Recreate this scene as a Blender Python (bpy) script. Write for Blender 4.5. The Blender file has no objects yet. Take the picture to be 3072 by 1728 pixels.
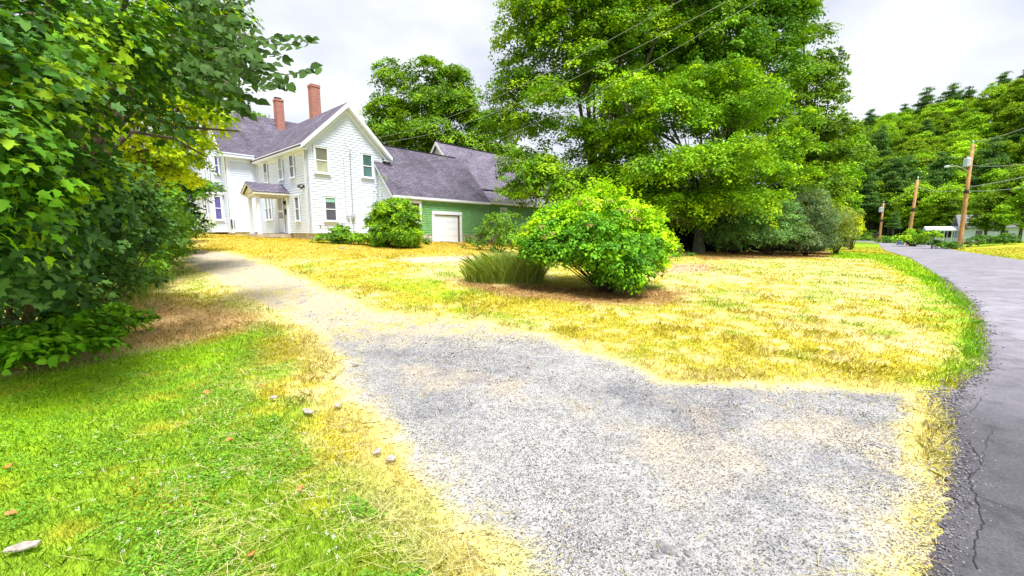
import bpy, bmesh, math, random
import numpy as np
from mathutils import Vector, Matrix
rng = np.random.default_rng(7); random.seed(7)
scene = bpy.context.scene; COL = scene.collection

# ------------------------------------------------------------------ camera
F, CX, CY, HZ = 1230., 1536., 864., 700.
TH = math.atan((CY-HZ)/F); EYE = 1.6
cam = bpy.data.cameras.new("camera"); camo = bpy.data.objects.new("camera", cam); COL.objects.link(camo)
cam.sensor_width = 36; cam.lens = 36*F/3072; cam.clip_start = .05; cam.clip_end = 3000
camo.location = (0, 0, EYE); camo.rotation_euler = (math.pi/2-TH, 0, 0); scene.camera = camo
# ------------------------------------------------------------------ world, sun, exposure
SUN_EL, SUN_AZ = math.radians(67), math.radians(152)      # azimuth from +Y clockwise: behind the camera, a little to its right
scene.view_settings.view_transform = 'Standard'; scene.view_settings.look = 'None'
scene.view_settings.exposure = 1.52; scene.view_settings.gamma = 1
w = bpy.data.worlds.new("World"); scene.world = w; w.use_nodes = True
nt = w.node_tree; N, L = nt.nodes, nt.links
for n in list(N): N.remove(n)
out = N.new('ShaderNodeOutputWorld'); bg = N.new('ShaderNodeBackground'); bg.inputs[1].default_value = .1
sky = N.new('ShaderNodeTexSky'); sky.sky_type = 'NISHITA'; sky.sun_disc = False
sky.sun_elevation = SUN_EL; sky.sun_rotation = SUN_AZ
tc = N.new('ShaderNodeTexCoord'); mp = N.new('ShaderNodeMapping'); mp.inputs['Scale'].default_value = (1, 1, 2.2)
mp.inputs['Location'].default_value = (3.1, 1.4, .3)
n1 = N.new('ShaderNodeTexNoise'); n1.inputs['Scale'].default_value = 2.6; n1.inputs['Detail'].default_value = 6; n1.inputs['Roughness'].default_value = .5
cr = N.new('ShaderNodeValToRGB')
e = cr.color_ramp.elements; e[0].position = .40; e[0].color = (2.6, 2.72, 3.1, 1); e[1].position = .64; e[1].color = (3.9, 3.95, 4.05, 1)
e2 = e.new(.51); e2.color = (3.2, 3.3, 3.65, 1)
mx = N.new('ShaderNodeMix'); mx.data_type = 'RGBA'; mx.inputs[0].default_value = .93
L.new(tc.outputs['Generated'], mp.inputs[0]); L.new(mp.outputs[0], n1.inputs['Vector']); L.new(n1.outputs['Fac'], cr.inputs[0])
L.new(sky.outputs[0], mx.inputs[6]); L.new(cr.outputs[0], mx.inputs[7]); L.new(mx.outputs[2], bg.inputs[0]); L.new(bg.outputs[0], out.inputs[0])
sun = bpy.data.lights.new("sun", 'SUN'); sun.energy = 2.9; sun.angle = math.radians(20); sun.color = (1, .985, .96)
suno = bpy.data.objects.new("sun", sun); COL.objects.link(suno)
sd = Vector((math.sin(SUN_AZ)*math.cos(SUN_EL), math.cos(SUN_AZ)*math.cos(SUN_EL), math.sin(SUN_EL)))
suno.rotation_euler = sd.to_track_quat('Z', 'Y').to_euler(); suno.location = (0, -10, 30)

# ------------------------------------------------------------------ surveying helpers (photo measurements -> metres)
fw = np.array([0, math.cos(TH), -math.sin(TH)]); up = np.array([0, math.sin(TH), math.cos(TH)])
def ray(xd, yd):
    return fw+np.array([1., 0, 0])*(xd*1.1925-CX)/F+up*(CY-yd*1.1925)/F
def P(xd, yd, Y):
    d = ray(xd, yd); return np.array([0, 0, EYE])+d*(Y/d[1])
def g0(xd, yd, z=0):
    d = ray(xd, yd); t = (z-EYE)/d[2]; return (np.array([0, 0, EYE])+d*t)[:2]
ROAD_L = [(-14, -16.5), (-4, -5), (-.5, -1), (1.0, .7), (1.97, 1.74), (2.67, 2.32), (3.29, 2.88), (4.12, 3.72), (4.51, 4.01), (5.55, 4.66), (7.9, 6.7),
          (10.75, 9.5), (15.6, 14.85), (25.67, 26.45), (36, 39.8), (46, 51.5), (57, 64), (66, 77), (69.5, 88), (66, 100), (50, 118), (20, 135), (-40, 150)]
ROAD_R = [(-9, -20), (.5, -9), (4, -5), (5.5, -3.5), (6.4, -2.6), (7.2, -1.9), (7.9, -1.2), (8.8, -.2), (9.2, .2), (10, 1.2), (12.2, 3.7),
          (15.2, 7.2), (20.4, 13.2), (30.6, 24.7), (39.6, 36.2), (50, 48.2), (61, 60.5), (71, 74), (75.5, 88), (72, 103), (55, 123), (23, 141), (-38, 157)]
def seg_dist(x, y, poly, closed=False):
    x = np.asarray(x, float); y = np.asarray(y, float)
    d = np.full(x.shape, 1e9); pts = list(poly)+([poly[0]] if closed else [])
    for (ax, ay), (bx, by) in zip(pts[:-1], pts[1:]):
        vx, vy = bx-ax, by-ay; t = np.clip(((x-ax)*vx+(y-ay)*vy)/(vx*vx+vy*vy+1e-12), 0, 1)
        d = np.minimum(d, np.hypot(x-ax-t*vx, y-ay-t*vy))
    return d
def inside(x, y, poly):
    x = np.asarray(x, float); y = np.asarray(y, float); c = np.zeros(x.shape, bool)
    for (ax, ay), (bx, by) in zip(poly, list(poly[1:])+[poly[0]]):
        if ay == by: continue
        c ^= ((ay > y) != (by > y)) & (x < (bx-ax)*(y-ay)/(by-ay)+ax)
    return c
def sdf(x, y, poly):
    d = seg_dist(x, y, poly, True); return np.where(inside(x, y, poly), d, -d)     # positive inside
def sm(a, b, x):
    t = np.clip((np.asarray(x, float)-a)/(b-a), 0, 1); return t*t*(3-2*t)
NEAR_L, NEAR_R = ROAD_L[:-6], ROAD_R[:-6]
LEFTLAND = [(-900, -16.5)]+NEAR_L+[(57, 900), (-900, 900)]
def ter(x, y):
    x = np.asarray(x, float); y = np.asarray(y, float)
    z = sm(5, 25, y)*np.clip(.75-.035*np.clip(x, -32, 40), 0, 3)
    z = z*sm(0, 9, np.where(inside(x, y, LEFTLAND), seg_dist(x, y, NEAR_L), 0))
    rl = NEAR_R+[(61, 200), (900, 200), (900, -20)]
    dr = np.where(inside(x, y, rl), seg_dist(x, y, ROAD_R), 0)*(1-sm(60, 75, y))
    z = z+.5*sm(.5, 9, dr)*sm(15, 30, x)
    r = np.hypot(x, y); az = np.degrees(np.arctan2(x, y))
    z = z+33*sm(118, 215, r)*(.98+.22*sm(42, 52, az))*sm(30, 40, az)*(1-sm(75, 95, az))
    return z
def tz(x, y): return float(ter(np.array([x]), np.array([y]))[0])
def gp(xd, yd):
    d = ray(xd, yd); t = .5
    ts = .5*1.004**np.arange(1500); pts = np.array([0, 0, EYE])+ts[:, None]*d
    k = np.argmax(pts[:, 2] < ter(pts[:, 0], pts[:, 1])); return pts[k, :2]
def gpl(l): return [tuple(gp(*p)) for p in l]

# value noise in the ground plane (world metres)
_tab = rng.random((256, 256))
def vn(x, y, s):
    x = np.asarray(x)*s+1000; y = np.asarray(y)*s+1000; xi = np.floor(x).astype(int); yi = np.floor(y).astype(int)
    fx = x-xi; fy = y-yi; fx = fx*fx*(3-2*fx); fy = fy*fy*(3-2*fy)
    a = _tab[xi % 256, yi % 256]; b = _tab[(xi+1) % 256, yi % 256]; c = _tab[xi % 256, (yi+1) % 256]; d = _tab[(xi+1) % 256, (yi+1) % 256]
    return (a*(1-fx)+b*fx)*(1-fy)+(c*(1-fx)+d*fx)*fy
def fbm(x, y, s): return (vn(x, y, s)+.5*vn(x, y, s*2.1)+.25*vn(x, y, s*4.3)+.12*vn(x, y, s*9))/1.87

# ------------------------------------------------------------------ object helpers
def tag(o, label=None, cat=None, group=None, kind=None):
    if label: o['label'] = label
    if cat: o['category'] = cat
    if group: o['group'] = group
    if kind: o['kind'] = kind
    return o
def empty(name, loc=(0, 0, 0), rz=0, sc=1):
    o = bpy.data.objects.new(name, None); COL.objects.link(o); o.location = loc; o.rotation_euler = (0, 0, rz); o.scale = (sc,)*3
    o.empty_display_size = .3; return o
def raw_mesh(name, V, counts, idx, mat, parent=None, colors=None, smooth=False, loc=None):
    me = bpy.data.meshes.new(name); V = np.ascontiguousarray(V, dtype=np.float32)
    me.vertices.add(len(V)); me.vertices.foreach_set('co', V.ravel())
    idx = np.asarray(idx, dtype=np.int32); counts = np.asarray(counts, dtype=np.int32)
    me.loops.add(len(idx)); me.loops.foreach_set('vertex_index', idx)
    me.polygons.add(len(counts)); st = np.concatenate([[0], np.cumsum(counts)[:-1]]).astype(np.int32)
    me.polygons.foreach_set('loop_start', st)
    try: me.polygons.foreach_set('loop_total', counts)
    except Exception: pass
    if smooth: me.polygons.foreach_set('use_smooth', np.ones(len(counts), bool))
    if colors is not None:
        a = me.color_attributes.new('tint', 'FLOAT_COLOR', 'POINT'); c = np.ones((len(V), 4), np.float32); c[:, :3] = colors
        a.data.foreach_set('color', c.ravel())
    me.update(calc_edges=True); me.materials.append(mat)
    o = bpy.data.objects.new(name, me); COL.objects.link(o)
    if parent: o.parent = parent
    if loc is not None: o.location = loc
    return o
class MB:
    def __init__(s): s.v = []; s.f = []
    def add(s, vs, fs):
        n = len(s.v); s.v += [tuple(map(float, q)) for q in vs]; s.f += [tuple(i+n for i in f) for f in fs]; return s
    def box(s, x0, x1, y0, y1, z0, z1, T=None):
        vs = [(x, y, z) for z in (z0, z1) for y in (y0, y1) for x in (x0, x1)]
        if T: vs = [T(*q) for q in vs]
        return s.add(vs, [(0, 2, 3, 1), (4, 5, 7, 6), (0, 1, 5, 4), (2, 6, 7, 3), (0, 4, 6, 2), (1, 3, 7, 5)])
    def prism(s, poly, d, T=None):           # poly: 3-D points, d: offset vector
        n = len(poly); a = [tuple(q) for q in poly]; b = [tuple(np.array(q)+np.array(d)) for q in poly]; vs = a+b
        if T: vs = [T(*q) for q in vs]
        return s.add(vs, [tuple(range(n))[::-1], tuple(range(n, 2*n))]+[(i, (i+1) % n, (i+1) % n+n, i+n) for i in range(n)])
    def tube(s, pts, rad, n=8, cap=True):
        pts = [np.array(p, float) for p in pts]; m = len(pts)
        if not hasattr(rad, '__len__'): rad = [rad]*m
        vs = []; ref = np.array([.31, .17, .93])
        for i, p in enumerate(pts):
            t = pts[min(i+1, m-1)]-pts[max(i-1, 0)]; t = t/(np.linalg.norm(t)+1e-9)
            if i == 0:
                a = np.cross(t, ref if abs(t@ref) < .9 else np.array([1., 0, 0]))
            a = a-t*(a@t); a /= np.linalg.norm(a)+1e-9; b = np.cross(t, a)
            for k in range(n):
                q = 2*math.pi*k/n; vs.append(p+rad[i]*(math.cos(q)*a+math.sin(q)*b))
        fs = [(i*n+k, i*n+(k+1) % n, (i+1)*n+(k+1) % n, (i+1)*n+k) for i in range(m-1) for k in range(n)]
        if cap: fs += [tuple(range(n))[::-1], tuple(range((m-1)*n, m*n))]
        return s.add(vs, fs)
    def lathe(s, c, prof, n=14):             # prof: (r, z)
        return s.tube([(c[0], c[1], c[2]+z) for r, z in prof], [r for r, z in prof], n)
    def build(s, name, mat, parent=None, bevel=0, smooth=False, recalc=True):
        me = bpy.data.meshes.new(name); me.from_pydata(s.v, [], s.f)
        if recalc:
            bm = bmesh.new(); bm.from_mesh(me); bmesh.ops.recalc_face_normals(bm, faces=bm.faces)
            if bevel: bmesh.ops.bevel(bm, geom=bm.edges[:], offset=bevel, segments=1, affect='EDGES')
            bm.to_mesh(me); bm.free()
        if smooth:
            for p in me.polygons: p.use_smooth = True
        me.materials.append(mat); o = bpy.data.objects.new(name, me); COL.objects.link(o)
        if parent: o.parent = parent
        return o

# ------------------------------------------------------------------ materials
def nmat(name):
    m = bpy.data.materials.new(name); m.use_nodes = True; nt = m.node_tree; b = nt.nodes['Principled BSDF']; return m, nt, b
def mixrgb(nt, a, b, f):
    n = nt.nodes.new('ShaderNodeMix'); n.data_type = 'RGBA'
    for i, v in ((0, f), (6, a), (7, b)):
        if isinstance(v, (int, float)): n.inputs[i].default_value = v
        elif isinstance(v, tuple): n.inputs[i].default_value = v+(1,)
        else: nt.links.new(v, n.inputs[i])
    return n.outputs[2]
def noise(nt, scale, detail=4, coord='Object', rough=.55, sc=None):
    t = nt.nodes.new('ShaderNodeTexCoord'); n = nt.nodes.new('ShaderNodeTexNoise'); n.inputs['Scale'].default_value = scale
    n.inputs['Detail'].default_value = detail; n.inputs['Roughness'].default_value = rough
    if sc:
        m = nt.nodes.new('ShaderNodeMapping'); m.inputs['Scale'].default_value = sc; nt.links.new(t.outputs[coord], m.inputs[0]); nt.links.new(m.outputs[0], n.inputs['Vector'])
    else: nt.links.new(t.outputs[coord], n.inputs['Vector'])
    return n.outputs['Fac']
def ramp(nt, fac, stops):
    r = nt.nodes.new('ShaderNodeValToRGB'); e = r.color_ramp.elements
    while len(e) < len(stops): e.new(.5)
    for q, (p, c) in zip(e, stops): q.position = p; q.color = (c if isinstance(c, tuple) else (c, c, c))+(1,)
    nt.links.new(fac, r.inputs[0]); return r.outputs[0]
def bump(nt, b, h, strength=.4, dist=.02):
    n = nt.nodes.new('ShaderNodeBump'); n.inputs['Strength'].default_value = strength; n.inputs['Distance'].default_value = dist
    nt.links.new(h, n.inputs['Height']); nt.links.new(n.outputs[0], b.inputs['Normal'])
def plain(name, c, rough=.6, var=.15, scale=3, metal=0, spec=.4, bmp=0):
    m, nt, b = nmat(name); f = noise(nt, scale)
    d = tuple(q*(1-var) for q in c); l = tuple(min(1, q*(1+var)) for q in c)
    nt.links.new(ramp(nt, f, [(.3, d), (.7, l)]), b.inputs['Base Color'])
    b.inputs['Roughness'].default_value = rough; b.inputs['Metallic'].default_value = metal; b.inputs['Specular IOR Level'].default_value = spec
    if bmp: bump(nt, b, noise(nt, scale*6), bmp)
    return m
def tintmat(name, rough=.5, trans=.3, spec=.35, ty=(1.25, 1.25, .5), nscale=0, namp=0, bmp=0):
    m, nt, b = nmat(name); a = nt.nodes.new('ShaderNodeAttribute'); a.attribute_name = 'tint'; c = a.outputs['Color']
    if namp:
        f = noise(nt, nscale, 8, rough=.75); k = ramp(nt, f, [(.3, 1-namp), (.5, 1.), (.72, 1+namp)])
        mm = nt.nodes.new('ShaderNodeMix'); mm.data_type = 'RGBA'; mm.blend_type = 'MULTIPLY'; mm.inputs[0].default_value = 1
        nt.links.new(c, mm.inputs[6]); nt.links.new(k, mm.inputs[7]); c = mm.outputs[2]
    nt.links.new(c, b.inputs['Base Color']); b.inputs['Roughness'].default_value = rough; b.inputs['Specular IOR Level'].default_value = spec
    if bmp: bump(nt, b, noise(nt, nscale, 8, rough=.75), bmp, .02)
    if trans:
        tr = nt.nodes.new('ShaderNodeBsdfTranslucent'); mm = nt.nodes.new('ShaderNodeMix'); mm.data_type = 'RGBA'; mm.blend_type = 'MULTIPLY'
        mm.inputs[0].default_value = 1; nt.links.new(c, mm.inputs[6]); mm.inputs[7].default_value = ty+(1,); nt.links.new(mm.outputs[2], tr.inputs[0])
        ms = nt.nodes.new('ShaderNodeMixShader'); ms.inputs[0].default_value = trans; o = nt.nodes['Material Output']
        nt.links.new(b.outputs[0], ms.inputs[1]); nt.links.new(tr.outputs[0], ms.inputs[2]); nt.links.new(ms.outputs[0], o.inputs[0])
    return m
LEAF = tintmat('leaf', rough=.6, spec=.14, trans=.27, ty=(1.35, 1.25, .4)); GRASS = tintmat('grass_blade', rough=.7, trans=.25, spec=.1); STRAW = tintmat('straw', rough=.8, trans=0, spec=.1)
GROUND = tintmat('lawn_ground', rough=.95, trans=0, spec=.1, nscale=9, namp=.55, bmp=.6)
def gravel_mat():
    m, nt, b = nmat('gravel'); a = nt.nodes.new('ShaderNodeAttribute'); a.attribute_name = 'tint'
    t = nt.nodes.new('ShaderNodeTexCoord'); v = nt.nodes.new('ShaderNodeTexVoronoi'); v.inputs['Scale'].default_value = 105; nt.links.new(t.outputs['Object'], v.inputs['Vector'])
    sp = nt.nodes.new('ShaderNodeSeparateColor'); nt.links.new(v.outputs['Color'], sp.inputs[0])
    k = ramp(nt, sp.outputs[0], [(0, .30), (.18, .55), (.42, 1.), (1, 1.25)])
    f = noise(nt, 14, 6, rough=.7); k2 = ramp(nt, f, [(.3, .72), (.55, 1.12)])
    c = a.outputs['Color']
    for q in (k, k2):
        mm = nt.nodes.new('ShaderNodeMix'); mm.data_type = 'RGBA'; mm.blend_type = 'MULTIPLY'; mm.inputs[0].default_value = 1
        nt.links.new(c, mm.inputs[6]); nt.links.new(q, mm.inputs[7]); c = mm.outputs[2]
    nt.links.new(c, b.inputs['Base Color']); b.inputs['Roughness'].default_value = .9; b.inputs['Specular IOR Level'].default_value = .15
    bump(nt, b, v.outputs['Distance'], .7, .01); return m
GRAVEL = gravel_mat()
def road_mat():
    m, nt, b = nmat('asphalt'); f = noise(nt, 90, 6, rough=.8); g = noise(nt, .7, 5, sc=(1, 1.6, 1)); h = noise(nt, 3.1, 7, rough=.72)
    c = ramp(nt, g, [(.3, (.115, .108, .125)), (.7, (.165, .157, .18))])
    a = nt.nodes.new('ShaderNodeAttribute'); a.attribute_name = 'tint'
    mm = None
    for q in (ramp(nt, f, [(.35, .6), (.62, 1.35)]), ramp(nt, h, [(.36, .66), (.48, .96), (.7, 1.14)]), a.outputs['Color']):
        mm = nt.nodes.new('ShaderNodeMix'); mm.data_type = 'RGBA'; mm.blend_type = 'MULTIPLY'; mm.inputs[0].default_value = 1
        nt.links.new(c, mm.inputs[6]); nt.links.new(q, mm.inputs[7]); c = mm.outputs[2]
    nt.links.new(c, b.inputs['Base Color']); b.inputs['Roughness'].default_value = .75; b.inputs['Specular IOR Level'].default_value = .3
    bump(nt, b, f, .5, .004); return m
ROAD = road_mat()
WHITE = plain('white_paint', (.66, .725, .88), .55, .05, 2.2)
WTRIM = plain('white_trim', (.72, .77, .88), .5, .03, 5)
CREAM = plain('cream_trim', (.66, .65, .58), .6, .1, 4)
GREEN = plain('green_paint', (.16, .36, .135), .6, .18, 2.5)
BARK = plain('bark', (.09, .07, .05), .9, .5, 9, bmp=.8)
BARKG = plain('grey_bark', (.16, .155, .12), .9, .4, 9, bmp=.8)
CONC = plain('concrete', (.42, .36, .28), .9, .35, 2.5, bmp=.3)
STONE = plain('field_stone', (.40, .37, .33), .9, .5, 5, bmp=.8)
DARKM = plain('black_metal', (.02, .02, .024), .5, .3, 8)
STEEL = plain('galvanised_steel', (.5, .55, .58), .4, .15, 8, metal=.4)
POLEW = plain('treated_pole_wood', (.42, .22, .09), .85, .3, 3, bmp=.4)
WIRE = plain('wire', (.30, .33, .32), .6, .1, 5)
DOORW = plain('garage_door_paint', (.74, .79, .90), .5, .03, 2)
BROWN = plain('brown_wood', (.17, .10, .05), .8, .4, 6)
BLUE = plain('blue_plastic', (.07, .12, .34), .45, .15, 5)
def glass(name, c, r=.08):
    m, nt, b = nmat(name); f = noise(nt, 1.3, 3); d = tuple(q*.6 for q in c)
    nt.links.new(ramp(nt, f, [(.35, d), (.65, c)]), b.inputs['Base Color']); b.inputs['Roughness'].default_value = r; b.inputs['Specular IOR Level'].default_value = .6; return m
GL_DARK = glass('dark_window_glass', (.09, .09, .12)); GL_BLUE = glass('blue_window_glass', (.12, .11, .34)); GL_TEAL = glass('teal_shade_glass', (.09, .19, .19), .2)
GL_OLIVE = glass('olive_shade_glass', (.20, .21, .14), .3); GL_PALE = glass('pale_shade_glass', (.42, .44, .30), .4); GL_GREY = glass('grey_curtain_glass', (.33, .40, .40), .2)
def shingle(name, along, k=1.):
    m, nt, b = nmat(name); t = nt.nodes.new('ShaderNodeTexCoord'); s = nt.nodes.new('ShaderNodeSeparateXYZ'); nt.links.new(t.outputs['Object'], s.inputs[0])
    cb = nt.nodes.new('ShaderNodeCombineXYZ'); nt.links.new(s.outputs[along], cb.inputs[0]); nt.links.new(s.outputs['Z'], cb.inputs[1])
    br = nt.nodes.new('ShaderNodeTexBrick'); nt.links.new(cb.outputs[0], br.inputs['Vector']); br.inputs['Scale'].default_value = 1
    br.inputs['Brick Width'].default_value = .3; br.inputs['Row Height'].default_value = .105; br.inputs['Mortar Size'].default_value = .012
    br.inputs['Color1'].default_value = (.10*k, .088*k, .118*k, 1); br.inputs['Color2'].default_value = (.155*k, .136*k, .178*k, 1); br.inputs['Mortar'].default_value = (.045, .035, .055, 1)
    g = ramp(nt, noise(nt, .8, 6, rough=.65), [(.3, .72), (.7, 1.45)]); h = ramp(nt, noise(nt, 11, 5, rough=.8), [(.36, .6), (.55, 1.05), (.75, 1.7)])
    c = br.outputs['Color']
    for q in (g, h):
        mm = nt.nodes.new('ShaderNodeMix'); mm.data_type = 'RGBA'; mm.blend_type = 'MULTIPLY'; mm.inputs[0].default_value = 1
        nt.links.new(c, mm.inputs[6]); nt.links.new(q, mm.inputs[7]); c = mm.outputs[2]
    nt.links.new(c, b.inputs['Base Color']); b.inputs['Roughness'].default_value = .85; b.inputs['Specular IOR Level'].default_value = .2
    bump(nt, b, br.outputs['Fac'], .6, -.02); return m
ROOFX, ROOFY, ROOFB = shingle('purple_shingle_x', 'X'), shingle('purple_shingle_y', 'Y'), shingle('barn_shingle', 'X', 1.45)
def brickmat():
    m, nt, b = nmat('red_brick'); t = nt.nodes.new('ShaderNodeTexCoord'); s = nt.nodes.new('ShaderNodeSeparateXYZ'); nt.links.new(t.outputs['Object'], s.inputs[0])
    ad = nt.nodes.new('ShaderNodeMath'); nt.links.new(s.outputs['X'], ad.inputs[0]); nt.links.new(s.outputs['Y'], ad.inputs[1])
    cb = nt.nodes.new('ShaderNodeCombineXYZ'); nt.links.new(ad.outputs[0], cb.inputs[0]); nt.links.new(s.outputs['Z'], cb.inputs[1])
    br = nt.nodes.new('ShaderNodeTexBrick'); nt.links.new(cb.outputs[0], br.inputs['Vector']); br.inputs['Scale'].default_value = 1
    br.inputs['Brick Width'].default_value = .21; br.inputs['Row Height'].default_value = .075; br.inputs['Mortar Size'].default_value = .012
    br.inputs['Color1'].default_value = (.50, .10, .045, 1); br.inputs['Color2'].default_value = (.24, .04, .03, 1); br.inputs['Mortar'].default_value = (.42, .32, .28, 1)
    nt.links.new(mixrgb(nt, br.outputs['Color'], (.5, .42, .38), ramp(nt, noise(nt, 5, 6, rough=.8), [(.55, 0.), (.75, .6)])), b.inputs['Base Color'])
    b.inputs['Roughness'].default_value = .9; bump(nt, b, br.outputs['Fac'], .5, -.01); return m
BRICK = brickmat()

# ------------------------------------------------------------------ ground colours (by world position; bush shadow painted into UNDER)
GREENZ = gpl([(0, 945), (330, 885), (500, 860), (640, 825), (700, 835), (650, 960), (770, 1060), (880, 1180), (1000, 1260), (1100, 1330), (1170, 1449)])+[(-.4, .5), (-3, -4), (-14, -4), (-14, 3)]
DRIVE = [(-1.4, -3), (-.4, .3)]+gpl([(1210, 1449), (1080, 1300), (1000, 1180), (900, 1060), (850, 960), (830, 900), (790, 840), (720, 800), (610, 745), (530, 695), (455, 660), (470, 634), (570, 634), (660, 660), (740, 690), (830, 730), (900, 760),
        (950, 785), (1200, 805), (1400, 852), (1640, 940), (1700, 958), (1900, 965), (2100, 970), (2290, 985), (2345, 1030), (2368, 1130), (2358, 1250), (2342, 1350), (2320, 1449)])+[(1.0, .9), (.3, .0), (-1, -1.6)]
def band(pts, w): return gpl(pts), w
R_STRIP = gpl([(985, 655), (1060, 647), (1180, 645), (1220, 652), (1180, 660), (1050, 662)])
HAYL = gpl([(330, 740), (480, 760), (640, 800), (640, 820), (500, 855), (330, 880), (300, 800)])
UNDER = gpl([(1130, 700), (1250, 718), (1400, 722), (1500, 722), (1620, 728), (1720, 735), (1690, 765), (1500, 765), (1300, 745), (1170, 720)])  # brown strip: dead grass with the bush's shadow painted in
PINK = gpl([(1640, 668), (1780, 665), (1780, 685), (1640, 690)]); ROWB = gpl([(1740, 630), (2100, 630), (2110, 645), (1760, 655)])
YG1 = gpl([(900, 690), (1090, 700), (1160, 745), (1150, 775), (1000, 740)])
VERGE = gpl([(2090, 634), (2170, 632), (2290, 648), (2390, 700), (2450, 760), (2495, 830), (2490, 930), (2400, 990), (2330, 960), (2390, 900), (2420, 800), (2310, 705), (2190, 652), (2090, 650)])
EDGE = gpl([(2330, 990), (2420, 975), (2395, 1130), (2390, 1250), (2345, 1449), (2270, 1449), (2330, 1250), (2345, 1130)])
SIDEP = gpl([(2060, 624), (2140, 625), (2200, 631), (2140, 634), (2060, 632)])
GOLD_H = gpl([(480, 592), (800, 600), (1240, 612), (1240, 640), (960, 650), (700, 655), (500, 635)])
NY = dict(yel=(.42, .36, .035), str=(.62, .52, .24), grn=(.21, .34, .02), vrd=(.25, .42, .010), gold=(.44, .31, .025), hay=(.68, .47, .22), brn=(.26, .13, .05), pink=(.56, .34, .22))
NY = {k: np.array(v) for k, v in NY.items()}
def lawn_col(x, y):
    x = np.asarray(x, float); y = np.asarray(y, float)
    a = fbm(x, y, .45); b = fbm(x+31, y-7, 1.7); c3 = fbm(x-9, y+17, 5)
    def lerp(c, d, f): return c*(1-f[..., None])+d*f[..., None]
    col = np.broadcast_to(NY['yel'], x.shape+(3,)).copy()
    col = lerp(col, NY['str'], sm(.40, .58, .55*a+.45*c3)); col = lerp(col, NY['grn'], sm(.48, .64, .4*a+.6*b)*.6)
    r = np.hypot(x, y); col = lerp(col, NY['gold'], sm(22, 28, y)*(x < 1)*.7)
    def zone(col, poly, c, soft, amt=1., br=.5):
        d = sdf(x, y, poly)+(b-.5)*soft*2*br+(c3-.5)*soft*br; return lerp(col, c, sm(-soft, soft, d)*amt)
    col = zone(col, GOLD_H, NY['gold'], 1.2, .8); col = zone(col, YG1, NY['vrd'], .8, .5, 1.5)
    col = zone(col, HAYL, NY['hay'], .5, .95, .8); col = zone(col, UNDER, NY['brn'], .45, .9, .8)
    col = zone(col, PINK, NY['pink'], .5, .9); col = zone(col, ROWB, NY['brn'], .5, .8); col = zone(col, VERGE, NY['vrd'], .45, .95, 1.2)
    col = zone(col, SIDEP, np.array([.55, .5, .45]), .3, .95, .2); col = zone(col, R_STRIP, np.array([.62, .47, .36]), .3, .9); col = zone(col, EDGE, np.array([.40, .42, .03]), .12, .9, .8)
    col = zone(col, GREENZ, lerp(np.broadcast_to(NY['grn'], x.shape+(3,)), NY['vrd'], sm(.35, .65, a))*1.0, .35, 1., 1.2)
    g = sdf(x, y, GREENZ) > 0; st = sm(.52, .68, .5*b+.5*c3)*.55; col = np.where(g[..., None], lerp(col, NY['yel'], st), col)
    d = sdf(x, y, DRIVE); col = lerp(col, NY['str'], sm(-.40, 0, d+(b-.5)*.5)*.5)
    col = np.where((y > 60)[..., None] | (np.degrees(np.arctan2(x, y)) > 60)[..., None], NY['grn']*.6, col)
    rr = (x > 28) & (y > 18) & (seg_dist(x, y, ROAD_R) < 14) & (y < 60)
    col = np.where(rr[..., None], lerp(np.broadcast_to(NY['yel']*.9, x.shape+(3,)), NY['vrd']*.8, np.clip(sm(44, 52, y)+sm(.45, .65, b)*.6, 0, 1)), col)
    return col*(.85+.3*c3[..., None])
def drive_col(x, y):
    a = fbm(x+5, y, .8); b = fbm(x, y+50, 2.6); c3 = fbm(x+77, y, 7)
    def lerp(c, d, f): return c*(1-f[..., None])+d*f[..., None]
    col = np.broadcast_to(np.array([.27, .265, .26]), x.shape+(3,)).copy()
    col = lerp(col, np.array([.32, .31, .30]), sm(.45, .62, .6*a+.4*b)); col = lerp(col, np.array([.13, .13, .15]), sm(.52, .68, .5*(1-a)+.5*b)*.55)
    col = lerp(col, np.array([.40, .34, .26]), sm(.50, .72, .3*(1-a)+.7*fbm(x-40, y+9, 1.9))*.75)
    d = sdf(x, y, DRIVE); far = sm(5.5, 7, y); col = lerp(col, np.array([.46, .39, .27]), far*.95*sm(.15, .4, b)); far = far*(1-sm(9.5, 11.5, y))
    col = lerp(col, NY['yel'], far*sm(.5, .62, c3*.5+a*.5)*.6)
    col = lerp(col, np.array([.60, .50, .30]), (1-sm(.0, .25, d+(b-.5)*.5))*.6)
    dd = d+(fbm(x, y, 2.2)-.5)*.45+(fbm(x, y, 6)-.5)*.15; col = lerp(col, lawn_col(x, y), 1-sm(.0, .22, dd+(c3-.5)*.25))
    return col*(.85+.3*c3[..., None])

# ------------------------------------------------------------------ ground, driveway, road
rad = np.concatenate([[.02], .35*1.0165**np.arange(0, 490)]); rad = rad[rad < 1000]
ang = np.concatenate([np.arange(-62, 62.01, .34), np.arange(70, 292, 8)]); ang = np.radians(ang); na, nr = len(ang), len(rad)
RR, AA = np.meshgrid(rad, ang, indexing='ij'); X = RR*np.sin(AA); Y = RR*np.cos(AA); Z = ter(X, Y)
d_drive = sdf(X, Y, DRIVE)+(fbm(X, Y, 2.2)-.5)*.45+(fbm(X, Y, 6)-.5)*.15
ROADPOLY = ROAD_L+ROAD_R[::-1]
onroad = inside(X, Y, ROADPOLY); V = np.stack([X, Y, Z+np.where((Y < 30) & ~onroad, (fbm(X, Y, 3)-.5)*.02, 0)], -1).reshape(-1, 3)
i, j = np.meshgrid(np.arange(nr-1), np.arange(na), indexing='ij'); j2 = (j+1) % na
quads = np.stack([i*na+j, i*na+j2, (i+1)*na+j2, (i+1)*na+j], -1).reshape(-1, 4)
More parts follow.
